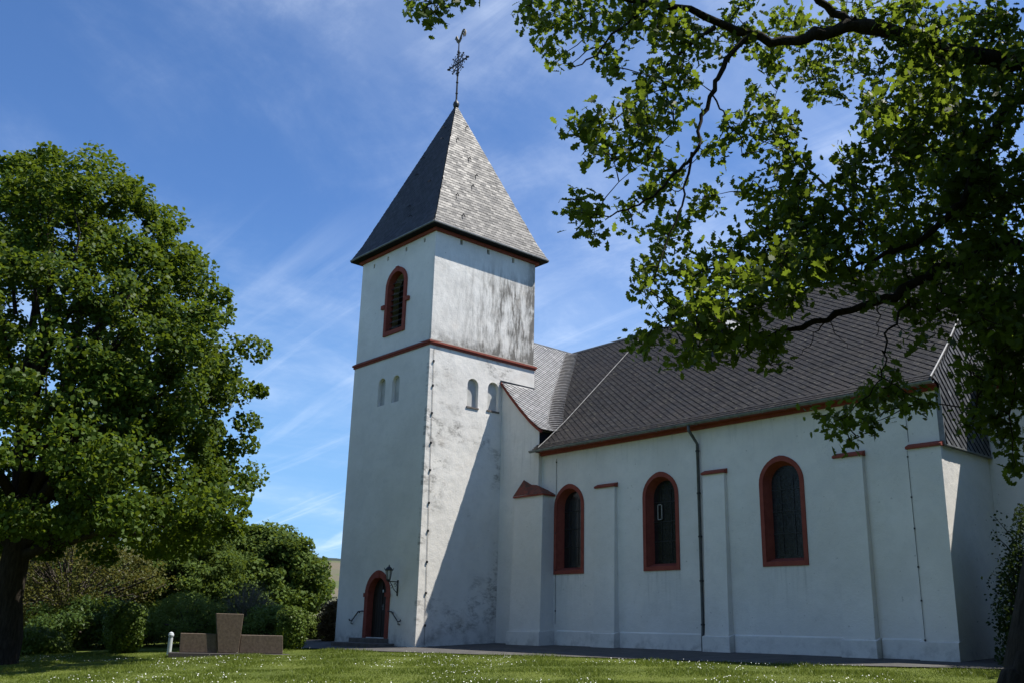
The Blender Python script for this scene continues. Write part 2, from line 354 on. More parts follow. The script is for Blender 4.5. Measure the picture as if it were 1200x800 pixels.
M['leaf_dark'] = leafmat('dark_green_leaf', (0.030, 0.056, 0.014), (0.062, 0.102, 0.024), (0.12, 0.17, 0.02), 0.30, 0.1)
M['leaf_mid'] = leafmat('mid_green_leaf', (0.050, 0.085, 0.018), (0.095, 0.140, 0.032), (0.18, 0.24, 0.03), 0.35, 0.10, 0.62)
M['leaf_shrub'] = leafmat('shrub_leaf', (0.095, 0.14, 0.030), (0.15, 0.20, 0.05), (0.20, 0.26, 0.04), 0.35, 0.12, 0.6)
M['leaf_shade'] = leafmat('shade_darkened_leaf', (0.014, 0.026, 0.008), (0.030, 0.052, 0.014), (0.06, 0.09, 0.012), 0.25, 0.1, 0.6)  # shade on the chancel shrub put into a darker leaf colour
M['leaf_grey'] = leafmat('grey_green_leaf', (0.085, 0.090, 0.055), (0.13, 0.135, 0.085), (0.16, 0.17, 0.08), 0.3, 0.1)
M['leaf_hedge'] = leafmat('clipped_hedge_leaf', (0.060, 0.105, 0.016), (0.115, 0.165, 0.028), (0.19, 0.25, 0.03), 0.32, 0.15)
M['leaf_red'] = leafmat('reddish_hedge_leaf', (0.07, 0.06, 0.02), (0.12, 0.075, 0.03), (0.18, 0.12, 0.03), 0.3, 0.3)
M['grass'] = leafmat('grass_blade', (0.080, 0.122, 0.014), (0.140, 0.178, 0.026), (0.20, 0.25, 0.04), 0.35, 0.2)
M['daisy'] = plain('daisy_petal', (0.75, 0.75, 0.70), 0.8, 0.1, 0, 0.05)
M['clip'] = M['iron']

# ------------------------------------------------------------------ ground, path, hills
def ground():
    R = np.concatenate([np.linspace(0.5, 60, 90), np.geomspace(62, 900, 40)]); TH = np.linspace(0, 2*math.pi, 181)[:-1]
    rr, tt = np.meshgrid(R, TH, indexing='ij'); x = 15+rr*np.cos(tt); y = rr*np.sin(tt)
    z = gz(x, y)+und(x, y)
    V = np.stack([x, y, z], -1).reshape(-1, 3); V = np.vstack([V, [[15, 0, float(gz(15, 0))]]])
    n, m = len(R), len(TH); I = np.arange(n*m).reshape(n, m); J = np.roll(I, -1, 1)
    q = np.stack([I[:-1], I[1:], J[1:], J[:-1]], -1).reshape(-1, 4); tri = np.stack([np.full(m, n*m), I[0], J[0]], -1)
    loops = np.concatenate([q.ravel(), tri.ravel()]); st = np.concatenate([np.arange(len(q))*4, len(q)*4+np.arange(m)*3]); to = np.concatenate([np.full(len(q), 4), np.full(m, 3)])
    o = npmesh('lawn', V, loops, st, to, M['lawn'], smooth=True); label(o, 'sunlit mown lawn sloping gently up to the white church', 'lawn', kind='structure')
ground()
def path():
    ed = [(-9, -3.0), (-5.6, -2.75), (0.4, -2.15), (2.5, -1.75), (4.9, -1.30), (8.6, -0.30), (11, 0.12), (13.7, 0.5), (16, 1.15), (18.2, 1.9), (21, 2.4), (27, 2.6)]
    xs = np.linspace(-9, 27, 220); yf = np.interp(xs, [e[0] for e in ed], [e[1] for e in ed])+rng.normal(0, 0.025, 220)
    b = MB(); rows = []
    for x, y in zip(xs, yf):
        rows.append([b.bm.verts.new((x, yy, float(gz(x, yy))+0.028)) for yy in np.linspace(y, 8.0, 8)])
    for r0, r1 in zip(rows, rows[1:]):
        for i in range(7): b.bm.faces.new([r0[i], r1[i], r1[i+1], r0[i+1]])
    o = b.build('path', M['asphalt']); label(o, 'grey asphalt path along the foot of the church wall', 'path', kind='structure')
    return xs, yf
PX, PY = path()
def hills():
    th = np.linspace(rad(60), rad(190), 160); R = np.array([800, 1000, 1250, 1500, 1800, 2100, 2400, 2900.])
    H = np.array([-14, -2, 32, 76, 115, 145, 155, 142.])
    tt, rr = np.meshgrid(th, R); hh = np.repeat(H[:, None], len(th), 1)
    mod = 0.93+0.05*np.sin(tt*7+0.6)+0.03*np.sin(tt*17)+0.012*np.sin(tt*61)
    z = np.where(hh > 0, hh*mod, hh)+rng.normal(0, 1.0, hh.shape)*(hh > 50)
    V = np.stack([CX+rr*np.cos(tt), CY+rr*np.sin(tt), z], -1).reshape(-1, 3); n, m = hh.shape; I = np.arange(n*m).reshape(n, m)
    q = np.stack([I[:-1, :-1], I[:-1, 1:], I[1:, 1:], I[1:, :-1]], -1).reshape(-1, 4)
    o = npmesh('hills', V, q.ravel(), np.arange(len(q))*4, np.full(len(q), 4), M['hill'], smooth=True); label(o, 'far hillside of fields topped with dark woods', 'hill', kind='structure')
hills()

# ------------------------------------------------------------------ church
TW, TD, ZC, ZW = 5.2, 5.22, 10.82, 15.49
YN, YW, XE, XR = 3.72, 3.55, 2.17, 16.93
YC = 6.30
church = thing('church', (0, 0, 0), 'white plastered church with square tower, slate roofs and red sandstone trim', 'church')

def arch(c, w, z0, z1, n=14, pt=0.0):
    """outline (s,z) of a round-headed opening: up the left jamb, round, down the right"""
    r = w/2; zs = z1-r; o = [(c-r, z0)]
    for i in range(n+1):
        a = math.pi-math.pi*i/n; k = 1+pt*max(0, math.sin(a))**12
        o.append((c+r*math.cos(a), zs+r*math.sin(a)*k))
    o.append((c+r, z0)); return o
fx = lambda y: (lambda s, z: (s, y, z))          # outline on a plane y = const
fy = lambda x: (lambda s, z: (x, s, z))          # outline on a plane x = const
def on(pl, outline): return [pl(s, z) for s, z in outline]

# tower shaft and its openings
tb = MB().box((-TW, 0, -0.6), (0, TD, ZC)); tower_low = tb.build('tower_wall', M['tower'])
cut = MB()
NL = [(-3.085, 0.50, 8.87, 9.97), (-2.12, 0.50, 8.87, 9.92)]; NR = [(2.09, 0.53, 8.68, 9.80), (3.10, 0.55, 8.70, 9.84)]
for c, w, a, b in NL: cut.prism(on(fx(-0.1), arch(c, w, a, b)), (0, 0.26, 0))
for c, w, a, b in NR: cut.prism(on(fy(0.1), arch(c, w, a, b)), (-0.26, 0, 0))
cut.prism(on(fx(-0.1), arch(-2.47, 1.30, 0.30, 2.46)), (0, 0.55, 0))
carve(tower_low, cut); reparent(tower_low, church)
tower_up = MB().box((-TW+0.03, 0.03, ZC), (-0.03, TD-0.03, ZW+0.05)).build('belfry_wall', M['tower'])
cut = MB()
cut.prism(on(fx(-0.1), arch(-2.50, 1.20, 11.80, 14.30)), (0, 0.75, 0))
HL = [(-4.29, 14.98), (-3.29, 15.04), (-2.0, 15.08), (-0.77, 15.10)]; HR = [(1.28, 15.16), (2.65, 15.14), (3.97, 15.14)]
for x, z in HL: cut.box((x-0.06, -0.1, z-0.10), (x+0.06, 0.30, z+0.08))
for y, z in HR: cut.box((-0.35, y-0.07, z-0.12), (0.1, y+0.07, z+0.09))
carve(tower_up, cut); reparent(tower_up, church)
for c, w, a, b in NL: MB().prism(on(fx(0.145), arch(c, w-0.004, a+0.002, b-0.002)), (0, 0.012, 0)).build('blind_niche', M['niche'], church)
for c, w, a, b in NR:
    o = MB().prism(on(fy(-0.145), arch(c, w-0.004, a+0.002, b-0.002)), (-0.012, 0, 0)).build('blind_niche', M['niche'], church)
    MB().box((-0.14, c-w/2-0.03, a-0.05), (0.035, c+w/2+0.03, a+0.012)).build('niche_sill', M['step'], o)
# string course
sc = MB()
for (a, b, p) in ((ZC-0.10, ZC-0.02, 0.04), (ZC-0.02, ZC+0.05, 0.08)):
    sc.box((-TW-p, -p, a), (p, 0.0, b)); sc.box((0.0, 0.0, a), (p, TD+p, b)); sc.box((-TW-p, 0.0, a), (-TW, TD+p, b)); sc.box((-TW, TD, a), (0.0, TD+p, b))
sc.build('string_course', M['red'], church)
dg = MB(); dg.hexa([(-TW-0.08, -0.08, ZC+0.051), (0.08, -0.08, ZC+0.051), (0.08, TD+0.08, ZC+0.051), (-TW-0.08, TD+0.08, ZC+0.051), (-TW+0.03, 0.03, ZC+0.13), (-0.03, 0.03, ZC+0.13), (-0.03, TD-0.03, ZC+0.13), (-TW+0.03, TD-0.03, ZC+0.13)])
dg.build('string_course_weathering', M['step'], church)
co = MB(); p = 0.10
for (a, b, p) in ((ZW-0.22, ZW-0.02, 0.09),): co.box((-TW-p, -p, a), (p, 0.029, b)).box((-0.029, 0.029, a), (p, TD+p, b)).box((-TW-p, 0.029, a), (-TW+0.029, TD+p, b)).box((-TW+0.03, TD-0.029, a), (-0.03, TD+p, b))
co.build('tower_cornice', M['red'], church)

# spire ---------------------------------------------------------------
OV = 0.36; ZE = 15.46; AP = np.array([-TW/2, TD/2, 22.86]); ZK = 16.1
k0 = np.array([[OV, -OV], [OV, TD+OV], [-TW-OV, TD+OV], [-TW-OV, -OV]])
ctr = np.array([-TW/2, TD/2])
hk = (ZK-ZE)/(AP[2]-ZE); kk = 1-hk-0.022            # slight flare at the foot
k1 = ctr+(k0-ctr)*kk
b = MB()
for i in range(4):
    j = (i+1) % 4
    b.poly([(*k0[i], ZE), (*k0[j], ZE), (*k1[j], ZK), (*k1[i], ZK)]); b.poly([(*k1[i], ZK), (*k1[j], ZK), tuple(AP)])
b.poly([(*q, ZE-0.09) for q in k0[::-1]])
for i in range(4):
    j = (i+1) % 4; b.poly([(*k0[j], ZE), (*k0[i], ZE), (*k0[i], ZE-0.09), (*k0[j], ZE-0.09)])
bmesh.ops.remove_doubles(b.bm, verts=b.bm.verts[:], dist=1e-4)
spire = b.build('spire_roof', M['under'], church)
def tile_rows(Pf, tmax, left, right, w, h, kind, lift=0.02, jit=0.004, gap=0.965, rise=0.0, t0=0.0):
    """slates: separate thin quads on a surface Pf(s,t)->(point, normal)"""
    out = []; t = t0; j = 0
    while t < tmax:
        l, r = left(t+h*0.5), right(t+h*0.5); n = int(math.ceil((r-l)/w))+2; off = (j % 2)*0.5*w
        for i in range(-1, n):
            s = math.floor(l/w)*w+off+i*w-w*0.5
            if kind == 'rect': q = [(s, t-h*0.28), (s+w*gap, t-h*0.28+rise), (s+w*gap, t+h+rise), (s, t+h)]; lf = [lift, lift, 0.006, 0.006]
            else: q = [(s+w/2, t-h*0.98), (s+w*gap, t), (s+w/2, t+h*0.98), (s+w*(1-gap), t)]; lf = [lift, lift*0.2, 0.003, lift]
            tt = [min(max(a[1], -0.03), tmax) for a in q]
            ss = [min(max(a[0], left(x)), right(x)) for a, x in zip(q, tt)]
            area = 0.0
            for m in range(4):
                m2 = (m+1) % 4; area += ss[m]*tt[m2]-ss[m2]*tt[m]
            if abs(area) < 0.25*w*h: continue
            dj = rng.normal(0, jit, 4)
            pp = []
            for a, x, e, d in zip(ss, tt, lf, dj):
                P, N = Pf(a, x); pp.append(P+N*(e+abs(d)))
            out.append(pp)
        t += h; j += 1
    return np.array(out)
for i in range(4):
    j = (i+1) % 4
    a0, a1, b0, b1 = [np.array([*q, z]) for q, z in ((k0[i], ZE), (k0[j], ZE), (k1[i], ZK), (k1[j], ZK))]
    e = (a1-a0)/np.linalg.norm(a1-a0); half = np.linalg.norm(a1-a0)/2; mid0 = (a0+a1)/2; mid1 = (b0+b1)/2; half1 = np.linalg.norm(b1-b0)/2
    L1 = np.linalg.norm(mid1-mid0); u1 = (mid1-mid0)/L1; L2 = np.linalg.norm(AP-mid1); u2 = (AP-mid1)/L2
    n1 = np.cross(e, u1); n2 = np.cross(e, u2)
    def Pf(s, t, e=e, mid0=mid0, mid1=mid1, L1=L1, u1=u1, u2=u2, n1=n1, n2=n2):
        if t < L1: return mid0+e*s+u1*t, n1
        return mid1+e*s+u2*(t-L1), n2
    def hw(t, L1=L1, L2=L2, half=half, half1=half1):
        return half+(half1-half)*t/L1 if t < L1 else max(half1*(1-(t-L1)/L2), 0.0)
    T = tile_rows(Pf, L1+L2, lambda t: -hw(t)-0.001, lambda t: hw(t)+0.001, 0.24, 0.155, 'rect', 0.022, 0.0045, 0.97, 0.02)
    ngons('slate_face', T, M['spire_slate'], spire)
    for q in range(7):
        t = 1.0+q*0.95+random.uniform(-.2, .2); s = random.uniform(-.75, .75)*hw(t); P, N = Pf(s, t); P2, _ = Pf(s, t-0.14)
        MB().tube([P+N*0.02, P+N*0.09, P2+N*0.13], 0.020, 5).build('roof_hook', M['iron'], spire)
eb = MB()
for i in range(4):
    j = (i+1) % 4; eb.tube([(*k0[i], ZE-0.01), (*k0[j], ZE-0.01)], 0.045, 6)
eb.build('spire_eave_edge', M['lead'], spire)
# finial
ax, ay = AP[0], AP[1]
fin = MB().tube([(ax, ay, 22.6), (ax, ay, 26.0)], [0.045, 0.028], 8)
for z in (23.45, 24.0, 24.45, 25.55): fin.lathe((ax, ay, z), [(0.03, -0.05), (0.06, -0.02), (0.06, 0.02), (0.03, 0.05)], 8)
fin = fin.build('finial_rod', M['iron'], church)
MB().lathe((ax, ay, 22.82), [(0.05, -0.10), (0.08, -0.14), (0.12, -0.04), (0.145, 0.06), (0.12, 0.16), (0.07, 0.22), (0.04, 0.30)], 14).build('orb', M['iron'], fin, True)
cr = MB(); zc_ = 24.98
def trefoil(x, z, r=0.055): cr.lathe((x, ay, z), [(0.01, -r), (r, -r*.4), (r, r*.4), (0.01, r)], 6)
cr.tube([(ax-0.72, ay, zc_), (ax+0.72, ay, zc_)], 0.035, 6)
for sx in (-1, 1):
    trefoil(ax+sx*0.72, zc_); trefoil(ax+sx*0.60, zc_+0.08, .04); trefoil(ax+sx*0.60, zc_-0.08, .04)
for sz in (-1, 1): trefoil(ax, zc_+sz*0.62); trefoil(ax-0.08, zc_+sz*0.5, .04); trefoil(ax+0.08, zc_+sz*0.5, .04)
for k in range(4):
    a = math.pi/4+k*math.pi/2; c_, s_ = math.cos(a), math.sin(a)
    cr.tube([(ax+c_*0.1, ay, zc_+s_*0.1), (ax+c_*0.5, ay, zc_+s_*0.5)], 0.022, 5); trefoil(ax+c_*0.52, zc_+s_*0.52, .045)
for r_ in (0.20, 0.33): cr.tube([(ax+r_*math.cos(2*math.pi*i/20), ay, zc_+r_*math.sin(2*math.pi*i/20)) for i in range(21)], 0.022, 5, False)
for k in range(8):
    a = k*math.pi/4+math.pi/8; cr.tube([(ax+(0.42+0.09*math.cos(q))*math.cos(a)-0.09*math.sin(q)*math.sin(a), ay, zc_+(0.42+0.09*math.cos(q))*math.sin(a)+0.09*math.sin(q)*math.cos(a)) for q in np.linspace(0, 5, 9)], 0.016, 4)
cr.build('wrought_cross', M['iron'], fin)
ck = MB(); z0 = 25.98
body = [(-0.26, 0.34), (-0.33, 0.40), (-0.26, 0.42), (-0.25, 0.50), (-0.19, 0.47), (-0.15, 0.50), (-0.13, 0.43), (-0.09, 0.33), (-0.02, 0.23), (0.08, 0.20), (0.17, 0.26), (0.20, 0.36), (0.13, 0.42), (0.17, 0.20), (0.10, 0.10), (0.02, 0.05), (-0.02, -0.02), (-0.05, 0.05), (-0.13, 0.12), (-0.19, 0.24)]
ck.prism([(ax+x, ay-0.02, z0+z) for x, z in body], (0, 0.04, 0))
for q in (0.0, 0.085, 0.17):
    R_ = 0.28-q*0.8; ck.tube([(ax+0.16+R_*0.62*(1-math.cos(a))*0.9, ay, z0+0.28+R_*math.sin(a)*1.15) for a in np.linspace(-0.2, 3.5, 14)], [0.035]*11+[0.03, 0.022, 0.01], 5)
ck.build('weathercock', M['gilt'], fin)

# belfry window -------------------------------------------------------
def surround(name, pl, c, w, z0, z1, fw, proud, depth, inward, parent, pt=0.05, splay=0.0):
    """frame of dressed stone: outer outline, inner outline, proud of the wall, running inwards as reveal"""
    o = arch(c, w, z0, z1, 16, pt); i = arch(c, w-2*fw, z0+fw, z1-fw, 16)
    m = MB(); m.ring(on(pl, o), on(pl, i), inward(depth))
    m.ring(on(pl, [(c-w/2, z0), (c+w/2, z0)]), on(pl, [(c-w/2+fw, z0+fw), (c+w/2-fw, z0+fw)]), inward(depth))
    return m.build(name, M['red'], parent)
yin = lambda d: (0, d, 0)
bw = surround('belfry_window', fx(-0.03), -2.50, 1.46, 11.66, 14.42, 0.175, 0.03, 0.30, yin, church, 0.05)
MB().box((-2.59, -0.042, 14.24), (-2.41, 0.01, 14.47)).build('keystone', M['red'], bw)
for s in (-1, 1): MB().box((min(-2.5+s*0.733, -2.5+s*0.95), -0.06, 12.84), (max(-2.5+s*0.733, -2.5+s*0.95), 0.028, 13.0)).build('impost', M['red'], bw)
b = MB()
for i in range(9):
    z = 11.99+i*0.235; hw_ = 0.55 if z < 13.60 else math.sqrt(max(0.02, 0.56**2-(z-13.60)**2)); b.hexa([(-2.5-hw_, 0.14, z-0.02), (-2.5+hw_, 0.14, z-0.02), (-2.5+hw_, 0.36, z+0.13), (-2.5-hw_, 0.36, z+0.13), (-2.5-hw_, 0.14, z+0.01), (-2.5+hw_, 0.14, z+0.01), (-2.5+hw_, 0.36, z+0.16), (-2.5-hw_, 0.36, z+0.16)])
b.build('louvres', M['louvre'], bw)
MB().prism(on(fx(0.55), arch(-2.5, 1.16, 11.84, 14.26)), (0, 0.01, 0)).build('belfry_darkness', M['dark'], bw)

# tower door ----------------------------------------------------------
DC = -2.47
ds = MB(); o = arch(DC, 1.62, 0.26, 2.60, 16, 0.05); i = arch(DC, 1.20, 0.26, 2.39, 16)
ds.ring(on(fx(-0.035), o), on(fx(-0.035), i), (0, 0.27, 0)); ds = ds.build('door_surround', M['red'], church)
for s in (-1, 1): MB().box((min(DC+s*0.53, DC+s*0.86), -0.065, 1.70), (max(DC+s*0.53, DC+s*0.86), -0.036, 1.84)).build('impost', M['red'], ds)
MB().box((DC-0.08, -0.055, 2.36), (DC+0.08, -0.036, 2.63)).build('keystone', M['red'], ds)
dr = MB(); dr.prism(on(fx(0.232), arch(DC, 1.22, 0.28, 2.40)), (0, 0.06, 0)); dr = dr.build('door', M['door'], church)
b = MB()
for i in range(8): x = DC-0.59+0.1475*i; b.box((x+0.006, 0.212, 0.30), (x+0.141, 0.230, 1.78))
b.box((DC-0.035, 0.194, 0.30), (DC+0.035, 0.211, 2.3)); b.build('door_boards', M['door'], dr)
MB().box((DC+0.08, 0.194, 1.25), (DC+0.13, 0.211, 1.45)).tube([(DC+0.105, 0.20, 1.38), (DC+0.105, 0.15, 1.38), (DC+0.22, 0.15, 1.38)], 0.013, 6).build('door_handle', M['lead'], dr)
MB().box((DC+0.04, 0.180, 1.86), (DC+0.10, 0.193, 1.96)).build('door_notice', M['bollard'], dr)
MB().box((DC-0.88, -0.55, -0.3), (DC+0.88, -0.003, 0.27)).bevel(0.015).build('door_step', M['step'], church)
MB().box((DC-1.25, -1.05, -0.4), (DC+1.25, -0.003, 0.115)).bevel(0.015).build('door_step', M['step'], church)
for s, lab in ((-1, 'left'), (1, 'right')):
    r = MB(); x0 = DC+s*0.86
    r.tube([(x0, -0.02, 1.20), (x0, -0.09, 1.20), (x0+s*0.22, -0.09, 1.18), (x0+s*0.62, -0.09, 0.86), (x0+s*0.78, -0.09, 0.86), (x0+s*0.80, -0.09, 0.92)], 0.022, 7)
    r.tube([(x0+s*0.66, -0.09, 0.86), (x0+s*0.66, -0.09, 0.75), (x0+s*0.66, -0.01, 0.75)], 0.017, 6); r.tube([(x0+s*0.22, -0.09, 1.18), (x0+s*0.22, -0.01, 1.14)], 0.017, 6)
    r.build('handrail', M['iron'], church)

# lantern -------------------------------------------------------------
lx, ly, lz = -1.21, -0.42, 2.28
lan = thing('wall_lantern', (lx, 0, 2.0), 'black iron lantern on a scrolled bracket to the right of the tower door', 'lantern')
b = MB().box((lx-0.03, -0.03, 1.72), (lx+0.03, -0.002, 2.26)).tube([(lx, -0.03, 2.20), (lx, ly, 2.20), (lx, ly, 2.21)], 0.018, 6)
b.tube([(lx, -0.03, 1.82), (lx, -0.18, 1.95), (lx, -0.27, 2.10), (lx, -0.36, 2.19)], 0.014, 6)
b.tube([(lx, -0.12-0.05*math.cos(a), 2.09+0.05*math.sin(a)) for a in np.linspace(0, 5, 10)], 0.010, 5); b.tube([(lx, -0.29-0.05*math.cos(a), 2.03+0.05*math.sin(a)) for a in np.linspace(0, 5, 10)], 0.010, 5)
b.build('bracket', M['iron'], lan)
b = MB().lathe((lx, ly, lz), [(0.02, -0.10), (0.075, -0.04), (0.08, -0.02), (0.045, 0.0)], 6).lathe((lx, ly, lz), [(0.14, 0.29), (0.15, 0.31), (0.07, 0.40), (0.022, 0.44), (0.022, 0.48), (0.0, 0.50)], 6)
for k in range(6):
    a = k*math.pi/3; b.tube([(lx+0.065*math.cos(a), ly+0.065*math.sin(a), lz-0.03), (lx+0.115*math.cos(a), ly+0.115*math.sin(a), lz+0.30)], 0.012, 4)
    b.tube([(lx+0.14*math.cos(a), ly+0.14*math.sin(a), lz+0.30), (lx+0.165*math.cos(a), ly+0.165*math.sin(a), lz+0.38)], 0.012, 4)
b.build('lamp_cage', M['iron'], lan)
MB().lathe((lx, ly, lz), [(0.055, -0.015), (0.10, 0.285)], 6).build('lamp_glass', M['lampglass'], lan)

# nave walls ----------------------------------------------------------
ZNW = 6.78; YB = 2*9.9-YN
nave = MB().box((XE-0.1, YN, -0.6), (XR, YB, ZNW)).build('nave_wall', M['wall'])
cut = MB(); WX = [3.60, 7.745, 12.21]; WZ0, WZ1 = 2.55, 5.61
for c in WX: cut.prism(on(fx(YN-0.1), arch(c, 1.34, WZ0+0.06, WZ1-0.06)), (0, 0.65, 0))
carve(nave, cut); reparent(nave, church)
for wi, c in enumerate(WX):
    w = 1.47; sr = surround('window', fx(YN-0.03), c, w, WZ0, WZ1, 0.13, 0.03, 0.05, yin, church, 0.045)
    o_ = arch(c, w-0.26, WZ0+0.13, WZ1-0.13, 16); i_ = arch(c, w-0.44, WZ0+0.24, WZ1-0.22, 16)
    m = MB(); A = on(fx(YN+0.015), o_)+[]; B_ = on(fx(YN+0.30), i_); vs = [[m.bm.verts.new(p) for p in A], [m.bm.verts.new(p) for p in B_]]
    n = len(A)
    for q in range(n): m.bm.faces.new([vs[0][q], vs[0][(q+1) % n], vs[1][(q+1) % n], vs[1][q]])
    m.build('splayed_reveal', M['red'], sr)
    MB().prism(on(fx(YN+0.285), arch(c, w-0.43, WZ0+0.23, WZ1-0.215)), (0, 0.012, 0)).build('pane', M['glass'], sr)
    g = MB(); hw_ = (w-0.44)/2
    for zz_ in np.arange(WZ0+0.30, WZ1-0.75, 0.62)[1:]: g.box((c-hw_, YN+0.262, zz_-0.011), (c+hw_, YN+0.284, zz_+0.011))
    for xx in (-0.33, 0.33): g.box((c+xx*hw_*1.2-0.008, YN+0.266, WZ0+0.3), (c+xx*hw_*1.2+0.008, YN+0.284, WZ1-0.5))
    g.build('glazing_bars', M['iron'], sr)
    if wi == 1:
        v = MB()
        for (x0, x1, za, zb_) in ((-0.30, -0.12, 4.62, 4.645), (-0.30, -0.12, 4.15, 4.175), (-0.30, -0.28, 4.15, 4.645), (-0.14, -0.12, 4.15, 4.645)): v.box((c-0.13+x0+0.1, YN+0.23, za), (c-0.13+x1+0.1, YN+0.26, zb_))
        v.build('vent_frame', M['cable'], sr)
# plinth pieces and buttresses
BT = [(5.02, 5.88), (9.55, 10.33), (14.0, 14.80), (16.08, XR+0.006)]
pl = MB(); prev = XE+0.9
for (a, b_) in BT:
    pl.hexa([(prev, YN-0.06, -0.5), (a-0.10, YN-0.06, -0.5), (a-0.10, YN-0.001, -0.5), (prev, YN-0.001, -0.5), (prev, YN-0.05, 0.66), (a-0.10, YN-0.05, 0.66), (a-0.10, YN-0.001, 0.70), (prev, YN-0.001, 0.70)]); prev = b_+0.10
pl.build('plinth', M['wall'], church)
for (a, b_) in BT:
    tz = 5.33; d0, d1 = 0.24, 0.13
    bt = MB(); bt.hexa([(a-0.05, YN-d0, -0.5), (b_+0.03*(b_ < 16), YN-d0, -0.5), (b_+0.03*(b_ < 16), YN-0.001, -0.5), (a-0.05, YN-0.001, -0.5), (a, YN-d1, tz), (b_, YN-d1, tz), (b_, YN-0.001, tz), (a, YN-0.001, tz)])
    bo = bt.build('buttress', M['wall'], church)
    MB().hexa([(a-0.10, YN-d0-0.05, -0.5), (b_+0.07*(b_ < 16)+0.01, YN-d0-0.05, -0.5), (b_+0.07*(b_ < 16)+0.01, YN-0.002, -0.5), (a-0.10, YN-0.002, -0.5), (a-0.10, YN-d0-0.05, 0.62), (b_+0.07*(b_ < 16)+0.01, YN-d0-0.05, 0.62), (b_+0.07*(b_ < 16)+0.01, YN-0.002, 0.70), (a-0.10, YN-0.002, 0.70)]).build('buttress_foot', M['wall'], bo)
    MB().hexa([(a-0.04, YN-d1-0.06, tz+0.002), (b_+0.04, YN-d1-0.06, tz+0.002), (b_+0.04, YN-0.002, tz+0.002), (a-0.04, YN-0.002, tz+0.002), (a-0.04, YN-d1-0.06, tz+0.06), (b_+0.04, YN-d1-0.06, tz+0.06), (b_+0.04, YN-0.002, tz+0.15), (a-0.04, YN-0.002, tz+0.15)]).build('buttress_cap', M['red'], bo)
# eaves moulding, gutter, downpipe
MB().box((XE-0.02, YN-0.11, ZNW+0.0), (XR+0.02, YN-0.002, ZNW+0.10)).box((XE-0.02, YN-0.34, ZNW+0.102), (XR+0.02, YN-0.003, ZNW+0.15)).build('eaves_moulding', M['red'], church)
g = MB(); GY, GZ = YN-0.42, 6.94; sec = [(0.075*math.cos(a), 0.075*math.sin(a)) for a in np.linspace(math.pi, 2*math.pi, 9)]
sec = sec+[(c_*0.86, s_*0.86+0.003) for c_, s_ in sec[::-1]]
g.prism([(XE-0.22, GY+c_, GZ+s_) for c_, s_ in sec], (XR+0.12-XE+0.22, 0, 0)); g = g.build('gutter', M['zinc'], church)
for x in np.arange(XE+0.2, XR, 0.8): MB().tube([(x, GY+0.09*math.cos(a), GZ+0.09*math.sin(a)-0.002) for a in np.linspace(math.pi, 2*math.pi, 7)], 0.010, 4).build('gutter_bracket', M['zinc'], g)
XD = 9.30
d = MB().tube([(XD-0.02, GY, GZ-0.05), (XD-0.02, GY, GZ-0.22), (XD+0.03, GY+0.12, GZ-0.40), (XD+0.05, YN-0.10, GZ-0.62), (XD+0.05, YN-0.10, 0.9), (XD+0.05, YN-0.13, 0.6), (XD+0.05, YN-0.13, 0.1)], 0.048, 10).build('downpipe', M['downpipe'], church, True)
for z in (0.95, 2.2, 3.5, 4.8, 6.1): MB().tube([(XD+0.05, YN-0.10, z-0.025), (XD+0.05, YN-0.10, z+0.025)], 0.064, 10).build('pipe_clip', M['iron'], d)

# wing beside the tower -----------------------------------------------
WP = [(2.36, 7.74), (2.05, 7.95), (1.75, 8.19), (1.2, 8.70), (0.6, 9.31), (0.0, 9.95), (-2.6, 12.90)]
NP = [(3.28, 6.96), (3.9, 7.46), (4.8, 8.22), (9.9, 12.90)]
wx_ = np.array([q[0] for q in WP]); wz_ = np.array([q[1] for q in WP]); nyy = np.array([q[0] for q in NP]); nzz = np.array([q[1] for q in NP])
w_x = lambda z: float(np.interp(z, wz_, wx_)); n_y = lambda z: float(np.interp(z, nzz, nyy))
b = MB(); fr = [(XE, YW, -0.6), (XE, YW, 7.72)]+[(x, YW, z-0.10) for x, z in WP if 0 < x < 2.1]+[(0.003, YW, 9.80), (0.003, YW, -0.6)]
b.prism(fr, (0, 0.6, 0)); wing = b.build('wing_wall', M['wall'], church)
vb = MB(); t_ = [(x, z) for x, z in WP if x > -0.01]
t_ = [(x, z) for x, z in WP if x >= 0]; t_[-1] = (0.004, 9.946)
vb.ring([(x, YW-0.10, z-0.015) for x, z in t_], [(x-0.03, YW-0.10, z-0.125) for x, z in t_[:-1]]+[(0.004, YW-0.10, 9.82)], (0, 0.09, 0)); vb.build('verge_board', M['red'], church)
MB().box((XE+0.002, YW+0.02, 6.9), (XE+0.03, YN+1.4, 7.70)).build('slate_cheek', M['under'], church)

def prof_fn(pts, axis):
    P = np.array(pts, float); seg = np.diff(P, axis=0); L = np.linalg.norm(seg, axis=1); cum = np.concatenate([[0], np.cumsum(L)])
    def f(t):
        i = min(max(int(np.searchsorted(cum, t, 'right')-1), 0), len(L)-1); k = (t-cum[i])
        p = P[i]+seg[i]/L[i]*k; d = seg[i]/L[i]; return p, d
    def Pf(s, t):
        p, d = f(t)
        if axis == 'x': return np.array([s, p[0], p[1]]), np.array([0, -d[1], d[0]])
        return np.array([p[0], s, p[1]]), np.array([d[1], 0, -d[0]])
    return Pf, cum[-1], (lambda t: f(t)[0])
VR = 0.38
NPf, NT, Nf = prof_fn(NP, 'x'); WPf, WT, Wf = prof_fn(WP, 'y')
def n_left(t):
    z = Nf(t)[1]; return XE-0.10 if z < 7.74 else w_x(z)+VR*min(1, (z-7.74)/0.6+0.25)
def n_right(t): return XR+0.10-0.085*max(0, Nf(t)[0]-3.3)
def w_left(t):
    x = Wf(t)[0]; return YW-0.13 if x > 0.01 else TD+0.01
